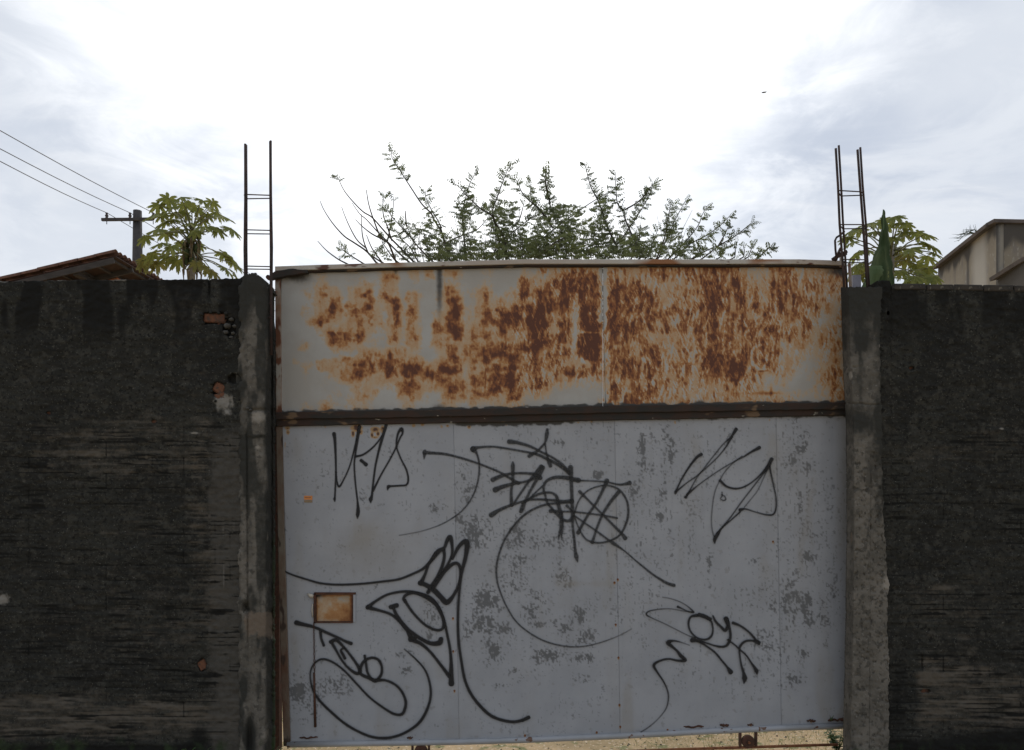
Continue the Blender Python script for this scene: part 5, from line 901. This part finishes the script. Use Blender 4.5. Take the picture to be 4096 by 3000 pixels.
for (z, cx_, cy_, sx_, sy_, n) in MASS:
    for k in range(int(n * (1.4 if cy_ > 600 else .9))):
        a = rng_.uniform(0, 6.283); r_ = math.sqrt(rng_.random()); x = z[0][0] + (cx_ + sx_ * r_ * math.cos(a)) / z[1]; y = z[0][1] + (cy_ + sy_ * r_ * math.sin(a)) / z[1]
        b = P(x, y, TY + rng_.gauss(0, .55)); dd = Vector((rng_.gauss(0, 1), rng_.gauss(0, 1), rng_.uniform(-.3, .8))); pinn(b, dd, rng_.uniform(.06, .12), n=rng_.choice((4, 5, 6)))
for k in range(110):      # short twigs inside the mass
    x = rng_.uniform(1650, 2750); b = P(x, rng_.uniform(900, 1060), TY + rng_.gauss(0, .5)); m = MB(); e = b + Vector((rng_.uniform(-.2, .2), rng_.uniform(-.15, .15), rng_.uniform(.15, .4)))
    m.tube([b + Vector((0, 0, -.5)) + (crownbase - b) * .1, b, e], [.004, .003, .0016], 4); m.build('twig', M['bark'], tr, True)
LV = np.array([tuple(v) for v in leafV]); tag(mk('foliage', LV, np.arange(len(LV)).reshape(-1, 4), M['leaf_small'], tr, False), kind='stuff')
m = MB(); m.tube([(crownbase.x + .05, TY, 0), (crownbase.x, TY, 1.2), crownbase], [.13, .10, .05], 10); m.build('trunk', M['bark'], tr, True)

# ------------------------------------------------------------------ papaya trees
def papaya_leaf(seed):
    rd = random.Random(seed); V = [(0, 0, 0)]; Rr = 1.0; n = 180; lob = 8
    for k in range(n):
        th = -math.pi * .93 + 2 * math.pi * .93 * k / (n - 1); ph = (th / (2 * math.pi * .93) + .5) * lob; f = abs((ph % 1) - .5) * 2   # 0 at the lobe axis
        env = .62 + .38 * math.cos(th * .5) ** 2; r = (.52 + .48 * (1 - f ** 2.0)); teeth = .80 + .20 * abs(math.sin(f * 8.0 + .9)); r = r * (teeth if f < .85 else .85) * env * (1 + rd.uniform(-.05, .05))
        x, y = r * math.cos(th), r * math.sin(th); z = -.50 * r * r + .07 * math.cos(f * math.pi) * r; V.append((x, y, z))
    Fc = [(0, k, k + 1) for k in range(1, n)]
    me = bpy.data.meshes.new('leaf'); me.from_pydata(V, [], Fc); me.update(); return me
def papaya(cpx, Y, leaves, label, trunk_w, R_m, seedb, lf=.60):
    rd = random.Random(seedb); top = P(cpx[0], cpx[1], Y); root = empty('papaya_tree', (top.x, Y, 0)); tag(root, label, 'tree')
    m = MB(); n = 16; m.tube([(top.x + .10 * math.sin(i * .5) * (1 - i / n), Y, top.z * i / n) for i in range(n + 1)], [trunk_w * (1.5 - .6 * i / n) * (1 + .05 * (i % 2)) for i in range(n + 1)], 10); m.build('trunk', M['papaya_trunk'], root, True)
    mes = []
    for s_ in range(3):
        for mt in ('leaf_papaya', 'leaf_yellow'):
            me = papaya_leaf(s_ + seedb); me.materials.append(M[mt]); mes.append(me)
    for i, (x, y, size, yel) in enumerate(leaves):
        d = P(x, y, Y) - top; flat = math.hypot(d.x, d.z); dep = math.sqrt(max(.02, R_m * R_m - flat * flat)) * rd.choice((-1, 1)) * rd.uniform(.3, 1)
        c = P(x, y, Y + dep); o = bpy.data.objects.new('leaf', mes[rd.randrange(3) * 2 + (1 if yel else 0)]); COL.objects.link(o); out = (c - top); o.parent = root; o.location = c - Vector((top.x, Y, 0))
        az = math.atan2(out.y, out.x); tilt = rd.uniform(.1, .55) + .55 * max(0, -out.z / (R_m + .01)); s_ = size / F * Y * lf
        o.rotation_mode = 'QUATERNION'; o.rotation_quaternion = (Matrix.Rotation(az, 3, 'Z') @ Matrix.Rotation(tilt, 3, 'Y') @ Matrix.Rotation(rd.uniform(-.35, .35), 3, 'X')).to_quaternion(); o.scale = (s_, s_, s_)
        if yel: o['label'] = 'yellowing leaf'
        m = MB(); a0 = top + Vector((0, 0, -rd.uniform(.0, .35) - (.3 if out.z < -.3 else 0))); md = a0.lerp(c, .5) + Vector((0, 0, .05 if out.z > -.2 else .03)); m.tube([a0, md, c], [.014, .011, .007], 5); m.build('leaf_stalk', M['stalk'], root, True)
    return root, top
def z7(pts, o=(530, 740), s=4.13): return [(o[0] + a / s, o[1] + b / s, c, d) for a, b, c, d in pts]
r1, t1 = papaya((768, 912), 16.0, z7([(600, 215, 100, 0), (800, 195, 90, 0), (430, 320, 90, 0), (640, 360, 90, 0), (370, 480, 100, 0), (1150, 240, 75, 0), (1320, 270, 80, 0), (1290, 360, 80, 0), (1480, 500, 100, 0), (1380, 450, 80, 0), (980, 290, 80, 0), (850, 320, 80, 0), (560, 600, 100, 0), (420, 720, 95, 0), (220, 850, 90, 0),
    (560, 780, 95, 0), (680, 560, 80, 0), (1180, 680, 90, 0), (1380, 700, 95, 0), (1630, 710, 95, 0), (480, 950, 90, 0), (640, 1010, 85, 0), (350, 1120, 100, 0), (250, 1230, 100, 1), (430, 1270, 100, 1), (150, 1250, 80, 1), (600, 1180, 90, 0), (750, 1240, 90, 0), (1500, 1120, 100, 0), (1640, 1220, 95, 0), (1740, 1320, 70, 0),
    (1200, 1340, 85, 1), (1310, 1410, 85, 1), (1540, 1370, 85, 0), (1690, 1450, 75, 0), (1110, 980, 60, 0), (960, 620, 80, 0), (1040, 760, 70, 0), (880, 720, 60, 0), (720, 450, 80, 0), (1080, 380, 80, 0), (780, 940, 70, 0), (900, 1150, 60, 0), (1150, 560, 70, 0), (1060, 1280, 70, 1), (500, 480, 80, 0), (1230, 480, 70, 0), (700, 720, 75, 0), (880, 460, 70, 0)]),
    'papaya tree with lobed leaves beside the utility pole, left', .058, 1.15, 5)
for k in range(12):
    rd = random.Random(k); a = k * 2.4; m = MB(); c = t1 + Vector((.13 * math.cos(a), .13 * math.sin(a), -.15 - .055 * k)); n = 8
    m.tube([c + Vector((0, 0, .09)), c + Vector((0, 0, .06)), c, c + Vector((0, 0, -.07)), c + Vector((0, 0, -.11))], [.01, .045, .06, .045, .008], 8); m.build('fruit', M['banana'], r1, True)
m = MB()
for k in range(40):
    rd = random.Random(k + 50); a = rd.uniform(0, 6.28); s0 = t1 + Vector((.06 * math.cos(a), .06 * math.sin(a), -rd.uniform(.1, .8))); m.tube([s0, s0 + Vector((.12 * math.cos(a), .12 * math.sin(a), -.15)), s0 + Vector((.10 * math.cos(a), .10 * math.sin(a), -.40))], [.012, .02, .004], 4)
m.build('dead_stalks', M['dead_leaf'], r1)
def z4(pts): return z7(pts, (3250, 550), 2.5414)
papaya((3561, 975), 13.0, z4([(400, 940, 70, 0), (480, 920, 75, 0), (620, 860, 80, 0), (840, 800, 65, 0), (950, 870, 65, 0), (920, 960, 60, 0), (1060, 960, 70, 0), (1150, 980, 70, 0), (1200, 1090, 75, 0), (1010, 1120, 70, 0), (1170, 1210, 75, 0), (860, 1200, 70, 1), (950, 1250, 75, 0), (440, 1180, 70, 0), (560, 1140, 60, 0), (440, 1300, 75, 0),
    (490, 1400, 65, 0), (900, 1360, 60, 0), (1040, 1410, 75, 0), (1000, 1460, 60, 0), (1170, 1330, 75, 0), (1230, 1410, 70, 0), (730, 830, 70, 0), (360, 1010, 60, 0), (400, 1060, 55, 0), (1130, 1060, 60, 0), (640, 950, 60, 0), (1060, 1290, 65, 0), (880, 860, 60, 0), (1150, 1430, 70, 0), (560, 880, 60, 0), (1230, 1170, 55, 0), (760, 900, 55, 0), (870, 1120, 60, 0), (820, 1010, 60, 0), (980, 1180, 65, 1), (520, 1330, 60, 1), (420, 1380, 60, 0), (1110, 1360, 70, 0)]),
    'papaya tree with lobed leaves behind the banana leaf, right', .06, 1.15, 21, .78)

# ------------------------------------------------------------------ banana plant
bn = empty('banana_plant', (P(3500, 0, 6.4).x, 6.4, 0)); tag(bn, 'banana plant with one folded upright leaf above the right wall', 'plant')
def blade(name, rows, Y, curl, mt, n=14, wav=.0):
    """rows: (left px, right px, py); a sheet curled towards the back"""
    V = []; rs = crom([(l, r, y) for l, r, y in rows], 14.0)
    ys = np.interp(np.linspace(0, 1, 40), np.linspace(0, 1, len(rows)), [r[2] for r in rows]); ls = np.interp(ys, [r[2] for r in rows], [r[0] for r in rows]); rr_ = np.interp(ys, [r[2] for r in rows], [r[1] for r in rows])
    for k, y in enumerate(ys):
        for i in range(n):
            t = i / (n - 1); w_ = (rr_[k] - ls[k]) / F * Y; x = ls[k] + (rr_[k] - ls[k]) * t + 2.5 * math.sin(k * .9 + i) * (1 if i in (0, n - 1) else 0)
            V.append(tuple(P(x, y, Y + curl * w_ * (math.cos(math.pi * (t - .5)) * -1) + (.006 * math.sin(k * .8 + t * 5) if curl > .6 else 0))))
    m = len(ys); Fc = [(k * n + i, (k + 1) * n + i, (k + 1) * n + i + 1, k * n + i + 1) for k in range(m - 1) for i in range(n - 1)]
    return mk(name, V, Fc, mt, bn, True)
z_ = lambda l, r, y: (3250 + l / 2.5414, 3250 + r / 2.5414, 550 + y / 2.5414)
blade('leaf', [z_(714, 728, 735), z_(704, 745, 800), z_(696, 766, 900), z_(688, 778, 1000), z_(662, 784, 1100), z_(625, 792, 1200), z_(586, 815, 1300), z_(545, 826, 1400), z_(495, 828, 1520), z_(470, 800, 1750), z_(560, 700, 2300)], 6.4, .8, M['banana'])['label'] = 'folded dark green leaf'
blade('leaf', [z_(585, 700, 1302), z_(570, 722, 1340), z_(558, 716, 1380), z_(545, 690, 1430), z_(530, 660, 1500), z_(520, 640, 1650), z_(560, 640, 2300)], 6.22, .5, M['banana_pale'])['label'] = 'pale green leaf fold'
blade('leaf', [z_(730, 762, 1320), z_(700, 775, 1380), z_(670, 770, 1440), z_(650, 765, 1520), z_(640, 700, 1800)], 6.30, .4, M['leaf_papaya'])['label'] = 'bright green leaf strip'
m = MB(); m.tube([P(720, 733, 6.3) if 0 else P(3533, 838, 6.36), P(3536, 950, 6.36), P(3530, 1060, 6.3), P(3518, 1150, 6.3)], [.004, .008, .010, .014], 6); m.build('midrib', M['banana_pale'], bn, True)
m = MB(); m.tube([P(3556, 1040, 6.5), P(3566, 1090, 6.5), P(3566, 1150, 6.5), P(3560, 1300, 6.5)], [.008, .02, .022, .02], 6); m.build('dry_sheath', M['dead_leaf'], bn, True)
m = MB(); m.tube([(P(3520, 0, 6.4).x, 6.42, 0), (P(3515, 0, 6.4).x, 6.42, 1.5), P(3520, 1500, 6.42), P(3520, 1180, 6.42)], [.12, .10, .07, .03], 10); m.build('trunk', M['banana'], bn, True)

# ------------------------------------------------------------------ palm behind the building
pb = P(3925, 955, 24.0); pt = empty('palm_tree', (pb.x, 24.0, 0)); tag(pt, 'palm tree with frond tips showing beyond the grey building parapet', 'tree')
m = MB(); m.tube([(pb.x, 24, 0), (pb.x + .1, 24, 4), pb], [.18, .14, .12], 8); m.build('trunk', M['papaya_trunk'], pt, True)
rd = random.Random(4)
for (x, y) in ((3828, 956), (3832, 966), (3872, 940), (3990, 935)):
    e = P(x, y, 24.0 + rd.uniform(-.5, .5)); m = MB(); pts = [pb.lerp(e, t) + Vector((0, 0, .22 * math.sin(math.pi * t))) for t in (0, .25, .5, .75, 1)]; m.tube(pts, [.02, .018, .014, .01, .004], 4)
    for k in range(12):
        t = .25 + .75 * k / 12; p = pb.lerp(e, t) + Vector((0, 0, .22 * math.sin(math.pi * t))); d_ = (e - pb).normalized(); s_ = d_.cross(Vector((0, 0, 1))).normalized() * rd.choice((-1, 1)); q_ = p + (d_ * .5 + s_ * .5 + Vector((0, 0, rd.uniform(-.3, .35)))).normalized() * .26
        m.tube([p, q_], [.010, .002], 3, False)
    m.build('frond', M['banana'], pt)

# ------------------------------------------------------------------ bird
c = P(3055, 370, 60.0); m = MB(); m.tube([c + Vector((-.17, 0, -.03)), c + Vector((-.10, 0, 0)), c + Vector((0, 0, .01)), c + Vector((.12, 0, 0)), c + Vector((.2, 0, -.02))], [.01, .045, .055, .03, .012], 8)
bd = m.build('bird', M['feather'], None, True); tag(bd, 'small dark bird flying high in the right of the sky', 'bird')
for s_ in (-1, 1): m = MB(); m.add([c + Vector((-.06, 0, .03)), c + Vector((.06, 0, .03)), c + Vector((.22, .30 * s_, .20 if s_ > 0 else -.03)), c + Vector((.14, .32 * s_, .18 if s_ > 0 else -.04)), c + Vector((-.06, 0, .022)), c + Vector((.06, 0, .022))], [(0, 1, 2, 3), (3, 2, 5, 4), (0, 3, 4), (1, 5, 2)]); m.build('wing', M['feather'], bd)

# ------------------------------------------------------------------ dry grass, weeds, pebbles behind the gate
rd = random.Random(9); V = []
for k in range(4200):
    x = rd.uniform(-1.7, 2.25); y = rd.uniform(5.02, 6.6); dens = vn(np.array([x * 2.2]), np.array([y * 3.]), 5)[0]
    if dens < (.55 if x < .9 else .25): continue
    h = rd.uniform(.01, .05) * (1.3 if x > 1.2 else .8); a = rd.uniform(0, 6.28); w_ = .002; lx, ly = rd.gauss(0, .03), rd.gauss(0, .03); dx, dy = w_ * math.cos(a), w_ * math.sin(a)
    V += [(x - dx, y - dy, -.002), (x + dx, y + dy, -.002), (x + lx + dx * .2, y + ly + dy * .2, h), (x + lx - dx * .2, y + ly - dy * .2, h)]
V = np.array(V); tag(mk('dry_grass', V, np.arange(len(V)).reshape(-1, 4), M['straw'], None, False), 'short dry grass on the sandy ground behind the gate', 'grass', kind='stuff')
m = MB()
for k in range(500):
    x = rd.uniform(-1.7, 2.25); y = rd.uniform(5.0, 6.4); r_ = rd.uniform(.003, .010); m.add([(x - r_, y, 0), (x, y - r_, 0), (x + r_, y, 0), (x, y + r_, 0), (x, y, r_ * .9)], [(0, 1, 4), (1, 2, 4), (2, 3, 4), (3, 0, 4)])
tag(m.build('pebbles', M['mortar']), 'small grey pebbles scattered on the sandy ground', 'pebbles', kind='stuff')
def weed(px, py, Y, h, n, label, seed):
    rd = random.Random(seed); b = P(px, py, Y); b.z = 0 if py > 2950 else b.z; root = empty('weed', b); tag(root, label, 'weed')
    m = MB(); lv = MB()
    for k in range(n):
        a = rd.uniform(0, 6.28); hh = h * rd.uniform(.4, 1); e = b + Vector((hh * .45 * math.cos(a), hh * .3 * math.sin(a), hh)); m.tube([b, b.lerp(e, .5) + Vector((0, 0, hh * .08)), e], [.0016, .0013, .0006], 4)
        for j in range(7):
            p = b.lerp(e, .25 + .12 * j); a2 = rd.uniform(0, 6.28); l = h * rd.uniform(.10, .2); d_ = Vector((math.cos(a2), math.sin(a2), rd.uniform(-.3, .6))) * l; s_ = Vector((-math.sin(a2), math.cos(a2), 0)) * l * .28
            lv.add([p, p + d_ * .5 + s_, p + d_, p + d_ * .5 - s_], [(0, 1, 2, 3)])
    m.build('stem', M['weed'], root); lv.build('leaves', M['weed'], root)
weed(3350, 2990, 5.02, .20, 26, 'leafy green weed beside the right pillar foot under the gate', 1)
weed(3325, 2884, 4.925, .035, 8, 'tiny weed sprouting on the right end of the gate bottom pipe', 2)
weed(2852, 2999, 5.06, .055, 7, 'tiny green sprig on the sand left of the right gate wheel', 3)
weed(1105, 2999, 4.90, .10, 10, 'thin green weed in the gap beside the left pillar foot', 4)
weed(790, 3010, 4.66, .16, 18, 'dark weed growing at the foot of the left wall', 5)
